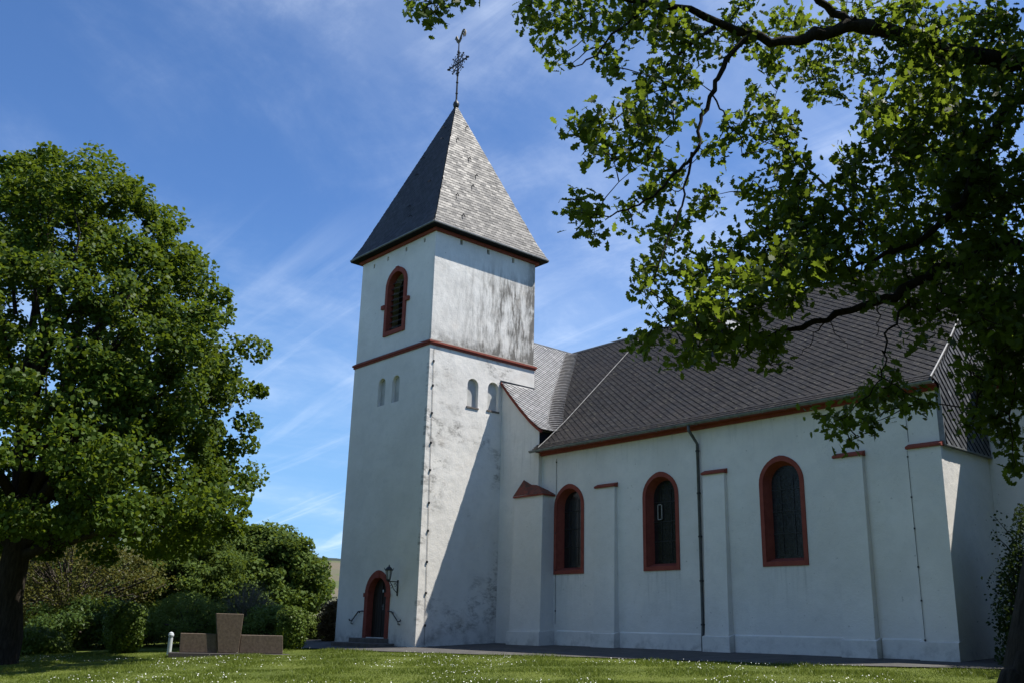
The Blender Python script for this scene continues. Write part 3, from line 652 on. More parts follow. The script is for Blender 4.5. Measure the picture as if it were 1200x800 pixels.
def w_right(t):
    z = Wf(t)[1]; return n_y(z)-VR*min(1, (z-7.74)/0.6+0.25)
def sheet(Pf, T, left, right, n=60, off=-0.012):
    rows = []; b = MB()
    for t in np.linspace(0, T, n):
        a, c = Pf(left(t), t), Pf(right(t), t); rows.append((b.bm.verts.new(a[0]+a[1]*off), b.bm.verts.new(c[0]+c[1]*off)))
    for r0, r1 in zip(rows, rows[1:]): b.bm.faces.new([r0[0], r0[1], r1[1], r1[0]])
    return b
nr = sheet(NPf, NT, n_left, n_right).build('nave_roof', M['under'], church)
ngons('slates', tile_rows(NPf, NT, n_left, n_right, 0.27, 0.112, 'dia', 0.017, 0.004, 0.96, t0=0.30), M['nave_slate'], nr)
ngons('eave_slates', tile_rows(NPf, 0.42, n_left, n_right, 0.22, 0.14, 'rect', 0.024, 0.003, 0.96), M['nave_slate'], nr)
wr = sheet(WPf, WT, w_left, w_right, 80).build('wing_roof', M['under'], church)
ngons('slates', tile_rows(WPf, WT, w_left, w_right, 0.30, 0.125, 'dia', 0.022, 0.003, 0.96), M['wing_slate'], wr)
# swept valley: slates laid round the curve between the two slopes
vt = []; zs = np.arange(7.74, 12.85, 0.105); na = 7
for qi, z in enumerate(zs):
    ring = []
    for zz_, lf in ((z-0.02, 0.045), (z+0.10, 0.002)):
        zz2 = min(max(zz_, 7.74), 12.9); r_ = VR*min(1, max(0, (zz2-7.74))/0.6+0.25); x, y = w_x(zz2), n_y(zz2)
        ring.append([np.array([x+r_+r_*math.cos(a)*1.0-0.012, y-r_+r_*math.sin(a), zz2])+np.array([0.6, -0.6, 0.5])*lf for a in np.linspace(math.pi*0.46, math.pi*1.04, na+1)])
    for i in range(na): vt.append([ring[0][i], ring[0][i+1], ring[1][i+1], ring[1][i]])
ngons('valley_slates', np.array(vt), M['valley_slate'], nr)
# hidden slopes closing the roofs, ridges and gables
b = MB()
b.poly([(-2.6, 9.9, 12.88), (16.4, 9.9, 12.88), (16.9, YB+0.4, 6.97), (-2.6, YB+0.4, 6.97)]); b.build('back_slope', M['nave_slate'], nr)
b = MB(); b.poly([(-2.6, TD, 12.88), (-2.6, YB, 12.88), (-5.0, YB, 10.2), (-5.0, TD, 10.2)]); b.build('back_slope', M['wing_slate'], wr)
MB().box((-5.0, TD+0.02, -0.6), (XE-0.11, YB-0.1, 7.0)).hexa([(-5.0, TD+0.02, 7.0), (0.0, TD+0.02, 7.0), (0.0, YB-0.1, 7.0), (-5.0, YB-0.1, 7.0), (-5.0, TD+0.02, 9.9), (-0.3, TD+0.02, 9.9), (-0.3, YB-0.1, 9.9), (-5.0, YB-0.1, 9.9)]).build('wing_rear_wall', M['wall'], church)
MB().tube([(-2.6, TD, 12.90), (-2.6, 10.2, 12.90)], 0.05, 6).build('ridge_cap', M['lead'], wr)
MB().tube([(-2.6, 9.9, 12.90), (16.4, 9.9, 12.92)], 0.06, 6).build('ridge_cap', M['lead'], nr)
MB().tube([(0.02, YW-0.1, 9.97), (0.02, TD, 9.97)], 0.035, 5).build('tower_flashing', M['lead'], wr)
# lightning conductors
def cable(pts, r, m, clips=0, cs=1.0, nrm=(0, -1, 0), par=church):
    o = MB().tube(pts, r, 5).build('lightning_conductor', m, par)
    if clips:
        a, c = Vector(pts[0]), Vector(pts[-1]); L = (c-a).length; s = 0.4
        while s < L: 
            q = a+(c-a)*(s/L)+Vector((0, 0, random.uniform(-.1, .1))); n_ = Vector(nrm)*0.03
            MB().box(q-Vector((.028, .028, .04))*cs, q+Vector((.028, .028, .04))*cs).build('cable_clip', M['iron'], o); s += clips
cable([(0.02, 0.17, 10.6), (0.02, 0.37, 0.1)], 0.007, M['darkcable'], 1.05)
pts = []
for t in np.linspace(0.02, NT*0.985, 24):
    P, N = NPf(2.35+0.0*t, t); y = P[1]; s = float(np.interp(y, [3.28, 9.0, 9.9], [2.45, 1.98, 1.9])); s = max(s, n_left(t)+0.02); P, N = NPf(s, t); pts.append(P+N*0.06)
cable(pts, 0.012, M['cable'])
cable([(XR-0.80, YN-0.26, 0.2), (XR-0.86, YN-0.14, 5.3)], 0.006, M['darkcable'], 0.9, 0.55); cable([(XR-0.86, YN-0.02, 5.55), (XR-0.88, YN-0.02, 6.6)], 0.006, M['darkcable'])
cable([(XE+0.80, YN-0.02, 0.9), (XE+0.78, YN-0.02, 6.6)], 0.007, M['darkcable'], 1.3, 0.6)
pts = [NPf(n_right(t)-0.02, t) for t in np.linspace(0.05, NT, 20)]; MB().tube([P+N*0.05 for P, N in pts], 0.026, 6).build('verge_capping', M['lead'], nr)
# dormer
dm = MB(); dx, dy, dz = 7.55, 7.55, 10.75
dm.prism([(dx-0.62, dy, dz-0.1), (dx+0.62, dy, dz-0.1), (dx+0.62, dy, dz+0.1), (dx, dy, dz+0.95), (dx-0.62, dy, dz+0.1)], (0, 1.3, 0)); dm = dm.build('dormer', M['under'], church)
b = MB()
for s in (-1, 1): b.hexa([(dx+s*0.86, dy-0.16, dz-0.10), (dx, dy-0.16, dz+0.98), (dx, dy+1.5, dz+0.98), (dx+s*0.86, dy+1.2, dz-0.10), (dx+s*0.86, dy-0.16, dz-0.04), (dx, dy-0.16, dz+1.04), (dx, dy+1.5, dz+1.04), (dx+s*0.86, dy+1.2, dz-0.04)])
b.build('dormer_roof', M['wing_slate'], dm)
b = MB()
for s in (-1, 1): b.hexa([(dx+s*0.80, dy-0.17, dz-0.14), (dx, dy-0.17, dz+0.84), (dx, dy-0.13, dz+0.84), (dx+s*0.80, dy-0.13, dz-0.14), (dx+s*0.80, dy-0.17, dz-0.02), (dx, dy-0.17, dz+0.96), (dx, dy-0.13, dz+0.96), (dx+s*0.80, dy-0.13, dz-0.02)])
b.build('dormer_fascia', M['red'], dm)

# corner pier with tiled cap between wing and nave
pa, pb, py = 1.36, 2.84, 3.16
cp = MB().hexa([(pa-0.10, py-0.10, -0.5), (pb+0.03, py-0.10, -0.5), (pb+0.03, YN-0.003, -0.5), (pa-0.10, YN-0.003, -0.5), (pa, py, 5.30), (pb, py, 5.30), (pb, YN-0.003, 5.30), (pa, YN-0.003, 5.30)]).build('corner_pier', M['wall'], church)
MB().hexa([(pa-0.16, py-0.16, -0.5), (pb+0.07, py-0.16, -0.5), (pb+0.07, YN-0.004, -0.5), (pa-0.16, YN-0.004, -0.5), (pa-0.15, py-0.15, 0.62), (pb+0.07, py-0.15, 0.62), (pb+0.07, YN-0.004, 0.70), (pa-0.15, YN-0.004, 0.70)]).build('pier_foot', M['wall'], cp)
b = MB(); e_ = 0.06; ap = (pa+0.02, YW-0.004, 5.98)
prof = [(pa+0.02, 5.98), (pa+0.45, 5.76), (pa+0.75, 5.72), (pa+1.15, 5.52), (pb+e_, 5.33)]
bk = [b.bm.verts.new((x, YW-0.004 if x < XE else YN-0.004, z)) for x, z in prof]; fl = b.bm.verts.new((pa-e_, py-e_, 5.32)); frr = b.bm.verts.new((pb+e_, py-e_, 5.32))
fm = b.bm.verts.new((pa+0.8, py-e_, 5.33))
b.bm.faces.new([bk[0], fl, fm]); b.bm.faces.new([bk[0], fm, bk[1]]); b.bm.faces.new([bk[1], fm, bk[2]]); b.bm.faces.new([bk[2], fm, frr]); b.bm.faces.new([bk[2], frr, bk[3]]); b.bm.faces.new([bk[3], frr, bk[4]])
b.build('tiled_cap', M['redtile'], cp)
MB().box((pa-e_, py-e_-0.004, 5.26), (pb+e_, YN-0.006, 5.315)).build('cap_edge', M['red'], cp)

# east end: slate-hung gable, return wall and chancel
def gP(s, t): return np.array([XR+0.05+0.0*s-0.085*max(0, t-2.0)+0.05*math.exp(-t*1.6), s, 5.36+t]), np.array([1.0, 0, 0.0])
gl = lambda t: YN-0.01 if t+5.36 < 7.0 else n_y(min(5.36+t-0.02, 12.89))
gr_ = lambda t: YC-0.01 if t+5.36 < 7.9 else YB-(gl(t)-YN)
gs = sheet(gP, 7.4, gl, gr_, 60, 0.0).build('gable_cladding', M['under'], church)
ngons('slates', tile_rows(gP, 7.3, gl, gr_, 0.26, 0.13, 'dia', 0.026, 0.003, 0.97), M['hung_slate'], gs)
MB().box((XR+0.004, YN-0.02, 5.34), (XR+0.13, YC-0.02, 5.37)).box((XR-0.04, YN-0.035, 5.36), (XR+0.10, YN-0.004, 6.78)).build('cladding_flashing', M['lead'], gs)
MB().box((XR-0.3, YN+0.01, -0.6), (XR-0.001, YB-0.01, ZNW-0.02)).build('east_wall', M['wall'], church)
MB().box((XR+0.001, YC, -0.6), (27.5, 13.6, 7.2)).build('chancel_wall', M['wall'], church)
CP = [(5.82, 7.36), (6.3, 7.70), (9.9, 11.0)]; CPf, CT, _ = prof_fn(CP, 'x')
crf = sheet(CPf, CT, lambda t: XR-0.05, lambda t: 27.9, 30).build('chancel_roof', M['under'], church)
ngons('slates', tile_rows(CPf, CT, lambda t: XR+0.0, lambda t: 27.9, 0.27, 0.112, 'dia', 0.017, 0.004, 0.96), M['nave_slate'], crf)
b = MB(); b.poly([(XR-0.05, 9.9, 10.98), (27.9, 9.9, 10.98), (27.9, 14.0, 7.16), (XR-0.05, 14.0, 7.16)]); b.build('back_slope', M['nave_slate'], crf)
MB().box((XR+0.14, YC-0.14, 7.205), (27.6, YC-0.003, 7.34)).build('chancel_eaves_moulding', M['red'], church)
g = MB(); g.prism([(XR+0.15, 5.76+c_, 7.30+s_) for c_, s_ in sec], (10.8, 0, 0)); g.build('chancel_gutter', M['zinc'], church)

# ------------------------------------------------------------------ memorial, bollard
mc = at(266.5, 768, 32.4); mg = float(gz(mc[0], mc[1]))
mem = thing('memorial', (mc[0], mc[1], mg), 'low brown granite memorial wall with a taller tapering centre slab on the lawn', 'memorial')
RX = np.array([CR[0], CR[1], 0]); RX /= np.linalg.norm(RX); FX = np.array([-RX[1], RX[0], 0])
RX2 = RX*math.cos(rad(19))+FX*math.sin(rad(19)); FX2 = np.array([-RX2[1], RX2[0], 0])
pxm = 32.4/F_PX*1.035
def mp_(u, z, d): return mc*np.array([1, 1, 0])+np.array([0, 0, mg])+RX2*((u*(0.82 if u < -20 else 0.95)-0.115*z)*pxm)+FX2*d+np.array([0, 0, z*0.85*pxm])
def slab(name, uz, d0, d1, m):
    b = MB(); b.prism([mp_(u, z, d0) for u, z in uz], FX2*(d1-d0)); b.bevel(0.012); return b.build(name, m, mem)
slab('side_slab', [(-58, 3), (-10.7, 3), (-10.7, 25), (-56, 25)], -0.10, 0.12, M['granite'])
slab('side_slab', [(12.0, 3), (59, 3), (60, 24.5), (15.0, 24.5)], -0.10, 0.12, M['granite'])
slab('centre_slab', [(-10.2, 3), (11.2, 3), (18.5, 49), (-11, 49)], -0.17, 0.17, M['granite'])
slab('base_slab', [(-71, -9), (66, -9), (66, 2.7), (-71, 2.7)], -0.32, 0.32, M['granite_dark'])
bp = at(198, 764, 33.4); bg_ = float(gz(bp[0], bp[1])); bpz = (bp[0], bp[1], bg_)
bol = thing('bollard', bpz, 'pale grey bollard with a rounded head beside the memorial', 'bollard')
MB().lathe(bpz, [(0.07, -0.1), (0.07, 0.54)], 18).build('post', M['bollard'], bol)
MB().lathe(bpz, [(0.055, 0.541), (0.055, 0.575), (0.088, 0.58), (0.092, 0.62), (0.07, 0.68), (0.02, 0.71)], 18).build('head', M['bollard'], bol)

# ------------------------------------------------------------------ vegetation helpers
def unit(v): return v/np.maximum(np.linalg.norm(v, axis=-1, keepdims=True), 1e-9)
OAK = np.array([(0.0, -.5, 0), (.10, -.30, .02), (.26, -.22, .07), (.17, -.06, .03), (.36, .06, .10), (.20, .18, .04), (.25, .36, .06), (.0, .52, -.03), (-.25, .36, .06), (-.20, .18, .04), (-.36, .06, .10), (-.17, -.06, .03), (-.26, -.22, .07), (-.10, -.30, .02)])
ROUND = np.array([(0, -.5, 0), (.32, -.25, .09), (.40, .10, .10), (.0, .5, -.05), (-.40, .10, .10), (-.32, -.25, .09)])
SMALL = np.array([(0, -.5, 0), (.33, -.05, .10), (0, .5, -.04), (-.33, -.05, .10)])
NEEDLE = np.array([(0, -.5, 0), (.14, .0, .05), (0, .5, -.04), (-.14, .0, .05)])
def leaves(name, C, size, m, parent, shape, up=0.7, outc=None, outw=0.0, droop=0.0):
    n = len(C); N = rng.normal(0, 1, (n, 3)); N = unit(N)+np.array([0, 0, up])
    if outc is not None: N += outw*unit(C-outc)
    N = unit(N); T = rng.normal(0, 1, (n, 3)); T[:, 2] -= droop; T = unit(T-N*np.sum(T*N, 1, keepdims=True)); B = np.cross(N, T)
    s = (size*rng.uniform(0.65, 1.3, n))[:, None, None]
    P = C[:, None, :]+s*(shape[None, :, 0, None]*B[:, None, :]+shape[None, :, 1, None]*T[:, None, :]+shape[None, :, 2, None]*N[:, None, :])
    return ngons(name, P, m, parent)
def limb(b, p0, p1, r0, r1, bend=0.12, n=6, k=6, sag=0.0):
    p0, p1 = np.array(p0), np.array(p1); L = np.linalg.norm(p1-p0); o1, o2 = rng.normal(0, bend*L, 3), rng.normal(0, bend*L, 3); pts, rr = [], []
    for t in np.linspace(0, 1, n): pts.append(p0+(p1-p0)*t+(o1*(1-t)+o2*t)*math.sin(math.pi*t)*0.7+np.array([0, 0, sag*L*math.sin(math.pi*t)])); rr.append(r0+(r1-r0)*t)
    b.tube(pts, rr, k, False); return pts
def outside(P, m):
    d = P-CAM; z = d@CF; zz = np.maximum(z, 1e-3); u = 600+F_PX*(d@CR)/zz; v = 400-F_PX*(d@CU)/zz; mm = m*10/np.maximum(zz, 0.6)
    return P[~((z > 0) & (u > -mm) & (u < 1200+mm) & (v > -mm) & (v < 800+mm))]
def sphere(n):
    d = unit(rng.normal(0, 1, (n, 3))); return d*(rng.uniform(0, 1, (n, 1))**(1/3.0))

def tree(name, lab, cat, base, H, prof, trunk_r, leaf_m, bark_m, nclump, per, clump_r, lsize, shape=ROUND, crown0=0.25, group=None, lean=(0, 0), squash=0.75, up=0.7, limbs=14, shell=0.55, trunk_h=None, seed=1):
    """prof: list of (height fraction, radius)"""
    global rng
    rng = np.random.default_rng(seed); random.seed(seed)
    base = np.array(base, float); T = thing(name, base, lab, cat, group); hp = np.array([p[0] for p in prof]); rp = np.array([p[1] for p in prof])
    b = MB(); th = trunk_h or crown0*H*1.5; top = base+np.array([lean[0], lean[1], th])
    pts = [base+np.array([0, 0, -0.3]), base+np.array([0, 0, 0.15])]+[base+(top-base)*q+rng.normal(0, trunk_r*0.18, 3)*np.array([1, 1, 0]) for q in (0.15, 0.35, 0.6, 0.8, 1.0)]
    b.tube(pts, [trunk_r*1.55, trunk_r*1.25, trunk_r*1.03, trunk_r*0.95, trunk_r*0.86, trunk_r*0.8, trunk_r*0.7], 12, False)
    # clump centres: mostly near the surface of the crown
    hs = rng.uniform(hp[0], hp[-1], nclump*4); R = np.interp(hs, hp, rp); keep = rng.uniform(0, 1, len(hs)) < (R/rp.max())**1.3+0.08; hs = hs[keep][:nclump]; R = R[keep][:nclump]
    a = rng.uniform(0, 2*math.pi, len(hs)); lob = 1+0.08*np.sin(3*a+hs*9)+0.06*np.sin(5*a-hs*14+1)+rng.normal(0, 0.05, len(hs))
    rr = R*lob*np.where(rng.uniform(0, 1, len(hs)) < shell, rng.uniform(0.80, 1.0, len(hs)), rng.uniform(0.15, 0.85, len(hs))**0.7)
    C = np.stack([base[0]+lean[0]+rr*np.cos(a), base[1]+lean[1]+rr*np.sin(a), base[2]+hs*H], -1)
    crs = clump_r*rng.uniform(0.55, 1.25, len(C))
    idx = np.repeat(np.arange(len(C)), per); off = sphere(len(idx)); off = unit(off)*np.linalg.norm(off, axis=1, keepdims=True)**0.6
    off[:, 2] *= squash; P = C[idx]+off*crs[idx][:, None]
    # secondary small tufts give an uneven outline
    P = P+rng.normal(0, 0.08*clump_r, P.shape)
    leaves('crown', P, np.full(len(P), lsize), leaf_m, T, shape, up, base+np.array([0, 0, H*0.5]), 0.5)
    order = rng.permutation(len(C))[:limbs]
    for q in order:
        h0 = rng.uniform(0.55, 1.0); st = base+(top-base)*h0; limb(b, st, C[q], trunk_r*0.42, 0.03, 0.08, 7, 6, 0.06)
    for q in rng.permutation(len(C))[:limbs*3]:
        st = top+(C[q]-top)*rng.uniform(0.3, 0.6); limb(b, st, C[q], trunk_r*0.12+0.01, 0.012, 0.08, 5, 4)
    b.build('trunk', bark_m, T, True); return T

# tall lime at the left edge
tb_ = ground_at(10, 31.5)
tree('lime_tree', 'tall broad lime tree with a dark trunk standing at the left edge of the lawn', 'tree', tb_, 15.4,
     [(0.20, 2.6), (0.215, 4.6), (0.25, 6.1), (0.30, 6.4), (0.35, 6.0), (0.40, 5.3), (0.448, 5.6), (0.497, 5.4), (0.58, 6.0), (0.66, 5.0), (0.71, 4.3), (0.745, 4.1), (0.794, 4.2), (0.843, 4.0), (0.893, 3.2), (0.934, 2.4), (0.975, 1.7), (1.0, 0.7)],
     0.44, M['leaf_lime'], M['bark_dark'], 640, 250, 0.62, 0.135, ROUND, 0.22, lean=(0, 0), squash=0.7, limbs=26, shell=0.66, trunk_h=5.0, seed=11)

# trees and shrubs behind the lawn
def px_r(r, D): return r*D/F_PX
def bgtree(name, lab, u, vtop, D, rpx, m, nclump, per, cr, ls, shape=SMALL, prof=None, bark_m=None, cat='tree', group='trees and shrubs behind the memorial', seed=1, **kw):
    g = ground_at(u, D); top = at(u, vtop, D); H = top[2]-g[2]; R = px_r(rpx, D)
    prof = prof or [(0.10, 0.55), (0.25, 0.9), (0.45, 1.0), (0.65, 0.92), (0.82, 0.66), (0.94, 0.36), (1.0, 0.12)]
    return tree(name, lab, cat, g, H, [(h, r*R) for h, r in prof], max(0.05, R*0.06), m, bark_m or M['bark'], nclump, per, cr, ls, shape, 0.2, group, seed=seed, **kw)
bgtree('round_leafy_tree', 'rounded light green tree nearest the left side of the tower', 312, 614, 50, 64, M['leaf_mid'], 330, 130, 0.62, 0.17, ROUND, seed=21, squash=0.6)
bgtree('layered_tree', 'green layered tree behind the memorial under the lime branches', 212, 592, 47, 66, M['leaf_mid'], 320, 130, 0.62, 0.15, SMALL, [(0.06, 0.7), (0.2, 0.95), (0.4, 1.0), (0.6, 0.85), (0.8, 0.55), (1.0, 0.1)], seed=22, squash=0.4)
bgtree('bronze_leaved_tree', 'broad tree with bronze young leaves behind the lime trunk', 82, 610, 44, 84, M['leaf_copper'], 330, 62, 0.62, 0.11, SMALL, [(0.15, 0.5), (0.35, 0.9), (0.55, 1.0), (0.75, 0.85), (0.9, 0.55), (1.0, 0.2)], seed=23, squash=0.5, limbs=30)
bgtree('bronze_leaved_tree', 'bronze young tree at the far left edge behind the lime trunk', -28, 618, 47, 60, M['leaf_copper'], 160, 80, 0.62, 0.12, SMALL, seed=24, squash=0.5)
bgtree('dark_shrub_thicket', 'dark broad-leaved shrub in shade between the two clipped bushes at left', 108, 706, 41, 62, M['leaf_dark'], 150, 120, 0.5, 0.13, SMALL, seed=25)
bgtree('feathery_shrub', 'feathery mid green shrub left of the memorial centre slab', 222, 698, 40, 42, M['leaf_shrub'], 170, 110, 0.36, 0.10, NEEDLE, seed=26, cat='shrub', squash=0.9)
bgtree('grey_twiggy_shrub', 'grey twiggy half-bare shrub behind the top of the memorial', 292, 686, 40.5, 34, M['leaf_grey'], 130, 70, 0.40, 0.085, NEEDLE, seed=27, cat='shrub', bark_m=M['twig'], limbs=46)
bgtree('low_green_shrub', 'low bright green shrub behind the right end of the memorial', 318, 712, 39, 30, M['leaf_shrub'], 110, 90, 0.30, 0.10, SMALL, seed=28, cat='shrub')
bgtree('low_green_shrub', 'loose green shrub between the column bush and the church tower', 366, 724, 43, 20, M['leaf_shrub'], 90, 90, 0.28, 0.10, SMALL, seed=29, cat='shrub')
bgtree('reddish_shrub', 'narrow reddish green shrub against the left edge of the tower', 393, 706, 41, 14, M['leaf_red'], 90, 110, 0.26, 0.09, SMALL, [(0.0, 0.9), (0.3, 1.0), (0.7, 1.0), (0.92, 0.7), (1.0, 0.3)], seed=30, cat='shrub')
bgtree('tall_backdrop_tree', 'dark tall tree filling the gap behind the bronze tree', 40, 600, 58, 90, M['leaf_dark'], 220, 120, 0.9, 0.2, SMALL, seed=31)
bgtree('tall_backdrop_tree', 'mid green tree between the layered tree and the rounded tree', 262, 625, 56, 60, M['leaf_mid'], 220, 120, 0.75, 0.18, SMALL, seed=32)
bgtree('field_hedge', 'low distant hedge bush seen through the gap left of the tower', 384, 733, 60, 26, M['leaf_dark'], 120, 90, 0.45, 0.14, SMALL, seed=33, cat='shrub')
# clipped bushes
def clipped(name, lab, u, v0, v1, D, wpx, m, n, ls, prof, seed, stretch=1.0):
    global rng
    rng = np.random.default_rng(seed); g = ground_at(u, D); top = at(u, v0, D)[2]; H = top-g[2]; R = px_r(wpx/2, D)
    T = thing(name, g, lab, 'bush', 'clipped bushes round the lawn')
    hs = rng.uniform(0.03, 1, n); hp = [p[0] for p in prof]; r = np.interp(hs, hp, [p[1] for p in prof])*R; a = rng.uniform(0, 2*math.pi, n)
    k = np.where(rng.uniform(0, 1, n) < 0.75, rng.uniform(0.86, 1.05, n), np.sqrt(rng.uniform(0, 1, n))); r = r*k*(1+0.07*np.sin(4*a+hs*8)+0.05*np.sin(7*a-hs*13))
    dx, dy = r*np.cos(a)*stretch, r*np.sin(a)
    P = np.stack([g[0]+RX[0]*dx+FX[0]*dy, g[1]+RX[1]*dx+FX[1]*dy, g[2]+hs*H], -1)+rng.normal(0, 0.035, (n, 3))
    leaves('foliage', P, np.full(n, ls), m, T, SMALL, 0.3, g+np.array([0, 0, H*0.5]), 1.2)
    b = MB()
    for q in range(7):
        a_ = rng.uniform(0, 6.28); limb(b, g+np.array([0, 0, -0.1]), g+np.array([R*0.6*math.cos(a_), R*0.6*math.sin(a_), H*0.7]), 0.04, 0.012, 0.06, 5, 5)
    b.build('stems', M['bark_dark'], T)
clipped('clipped_bush', 'round clipped green bush left of the bollard', 152, 706, 768, 35.5, 43, M['leaf_hedge'], 7500, 0.085, [(0, 0.45), (0.15, 0.72), (0.4, 0.95), (0.65, 1.0), (0.85, 0.85), (0.95, 0.55), (1, 0.2)], 41)
clipped('clipped_bush', 'column shaped clipped green bush right of the memorial', 345, 711, 764, 34.6, 30, M['leaf_hedge'], 6500, 0.075, [(0, 0.6), (0.12, 0.85), (0.3, 1.0), (0.7, 1.02), (0.88, 0.88), (0.96, 0.55), (1, 0.2)], 42)
clipped('clipped_bush', 'low spreading clipped bush beside the lime trunk', 46, 736, 770, 37.0, 66, M['leaf_hedge'], 7500, 0.10, [(0, 0.95), (0.3, 1.0), (0.6, 0.85), (0.85, 0.55), (1, 0.2)], 43, 1.15)

# shaded shrub against the chancel wall, right edge
g = ground_at(1212, 26.0)
def chancel_shrub():
    global rng
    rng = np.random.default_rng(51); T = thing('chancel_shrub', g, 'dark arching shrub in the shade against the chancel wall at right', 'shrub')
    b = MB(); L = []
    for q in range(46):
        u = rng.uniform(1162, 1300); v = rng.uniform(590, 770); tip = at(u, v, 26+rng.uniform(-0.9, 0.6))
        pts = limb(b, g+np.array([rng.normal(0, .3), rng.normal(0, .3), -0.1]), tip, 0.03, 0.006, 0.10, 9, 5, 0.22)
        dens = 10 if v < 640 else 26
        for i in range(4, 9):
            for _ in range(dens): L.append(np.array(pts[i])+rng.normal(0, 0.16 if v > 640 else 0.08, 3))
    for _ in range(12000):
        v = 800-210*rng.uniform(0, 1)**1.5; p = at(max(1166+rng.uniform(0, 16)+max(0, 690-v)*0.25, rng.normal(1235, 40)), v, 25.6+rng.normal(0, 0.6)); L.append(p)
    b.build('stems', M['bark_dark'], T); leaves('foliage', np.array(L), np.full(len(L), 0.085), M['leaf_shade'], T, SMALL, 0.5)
chancel_shrub()

# ------------------------------------------------------------------ overhanging oak
def oak():
    global rng
    rng = np.random.default_rng(61); random.seed(61)
    g = ground_at(1262, 12.2); T = thing('oak_tree', g, 'large oak at the right edge whose leafy limbs hang over the nave roof', 'tree')
    b = MB()
    tr = [g+np.array([0, 0, -0.6]), g+np.array([0, 0, 0.0]), at(1250, 780, 12.2), at(1262, 640, 12.2), at(1272, 450, 12.2), at(1285, 250, 12.2), at(1300, 60, 12.3), at(1320, -200, 12.6), at(1340, -450, 13)]
    b.tube(tr, [0.85, 0.72, 0.60, 0.48, 0.44, 0.42, 0.38, 0.30, 0.16], 14, False)
    for (u, v, r) in ((1196, 790, 0.24), (1215, 770, 0.26), (1222, 810, 0.34)): b.lathe(at(u, v, 11.9)-np.array([0, 0, 0.1]), [(0.02, -r*1.2), (r*.8, -r*.8), (r, 0), (r*.75, r*.6), (0.03, r*.9)], 9)
    nodes = []
    def br(pix, r0, r1, k=8):
        P = [at(u, v, D) for u, v, D in pix]; Q = []
        for i in range(len(P)-1):           # smooth by Catmull-Rom
            p0, p1, p2, p3 = P[max(i-1, 0)], P[i], P[i+1], P[min(i+2, len(P)-1)]
            for t in (0, 0.25, 0.5, 0.75):
                Q.append(0.5*((2*p1)+(-p0+p2)*t+(2*p0-5*p1+4*p2-p3)*t*t+(-p0+3*p1-3*p2+p3)*t**3))
        Q.append(P[-1]); Q = [q+rng.normal(0, 0.018, 3) for q in Q]; rr = [(r0+(r1-r0)*(i/(len(Q)-1))**0.8)*0.88*rng.uniform(0.88, 1.14) for i in range(len(Q))]
        b.tube(Q, rr, k, False); nodes.extend(Q)
    br([(1292, 100, 12.3), (1240, 82, 12), (1200, 73, 11.6), (1120, 63, 11.1), (1060, 43, 10.7), (1000, 30, 10.4), (955, 42, 10.2), (915, 48, 10.1), (865, 36, 9.9), (810, 14, 9.6), (740, -2, 9.3), (650, -22, 9.1)], 0.16, 0.03)
    br([(1002, 30, 10.4), (970, 8, 10.2), (930, -20, 9.8), (850, -60, 9.4), (700, -90, 9)], 0.07, 0.02)
    br([(700, -20, 9.2), (600, -25, 8.9), (545, -8, 8.8), (500, 4, 8.7)], 0.025, 0.006, 6)
    br([(880, 42, 9.95), (850, 72, 9.8), (836, 105, 9.7), (822, 145, 9.6), (812, 182, 9.5), (792, 205, 9.4), (765, 230, 9.3), (735, 246, 9.2), (690, 258, 9.1)], 0.040, 0.008, 6)
    br([(832, 110, 9.7), (848, 132, 9.8), (868, 160, 9.8), (870, 182, 9.8)], 0.014, 0.005, 5)
    br([(812, 182, 9.5), (800, 230, 9.5), (785, 270, 9.4), (770, 315, 9.3), (760, 340, 9.3)], 0.018, 0.005, 5)
    br([(840, 32, 9.8), (800, 60, 9.6), (765, 100, 9.4), (735, 130, 9.3), (690, 170, 9.2)], 0.024, 0.006, 6)
    br([(760, 5, 9.4), (720, 40, 9.2), (690, 70, 9.1), (665, 78, 9)], 0.022, 0.006, 6)
    br([(1285, 170, 12.3), (1200, 116, 11.9), (1165, 156, 11.6), (1142, 192, 11.3), (1127, 236, 11.1), (1090, 272, 10.9), (1050, 296, 10.7), (995, 312, 10.4), (940, 330, 10.2), (880, 352, 10.0)], 0.085, 0.012)
    br([(1288, 300, 12.3), (1200, 288, 11.6), (1150, 299, 11.3), (1100, 316, 11), (1050, 346, 10.8), (1000, 363, 10.6), (960, 376, 10.4), (915, 391, 10.2), (860, 400, 10), (800, 405, 9.9)], 0.10, 0.012)
    br([(1048, 296, 10.7), (1005, 258, 10.9), (962, 216, 11), (922, 168, 11.1), (900, 125, 11.2)], 0.032, 0.008, 6)
    br([(1150, 190, 11.4), (1100, 180, 11.2), (1060, 160, 11.3), (1030, 130, 11.4), (1050, 90, 11.5)], 0.03, 0.008, 6)
    br([(1062, 340, 10.8), (1056, 366, 10.7), (1041, 388, 10.6), (1038, 412, 10.5), (1032, 440, 10.4), (1014, 466, 10.3), (985, 494, 10.2)], 0.020, 0.005, 6)
    br([(968, 374, 10.4), (956, 392, 10.4), (948, 408, 10.4), (932, 416, 10.4)], 0.010, 0.003, 4); br([(972, 374, 10.4), (982, 394, 10.4), (998, 408, 10.4)], 0.009, 0.003, 4); br([(1030, 365, 10.6), (1028, 385, 10.6), (1034, 400, 10.6)], 0.009, 0.003, 4)
    br([(1030, 440, 10.4), (1050, 452, 10.4), (1075, 468, 10.4), (1095, 474, 10.4)], 0.010, 0.004, 5)
    br([(1290, 380, 12.2), (1240, 380, 11.4), (1190, 400, 11), (1160, 440, 10.8), (1140, 490, 10.7)], 0.04, 0.008, 6); br([(1200, 396, 11), (1190, 450, 10.9), (1185, 510, 10.8), (1188, 545, 10.8)], 0.015, 0.004, 5)
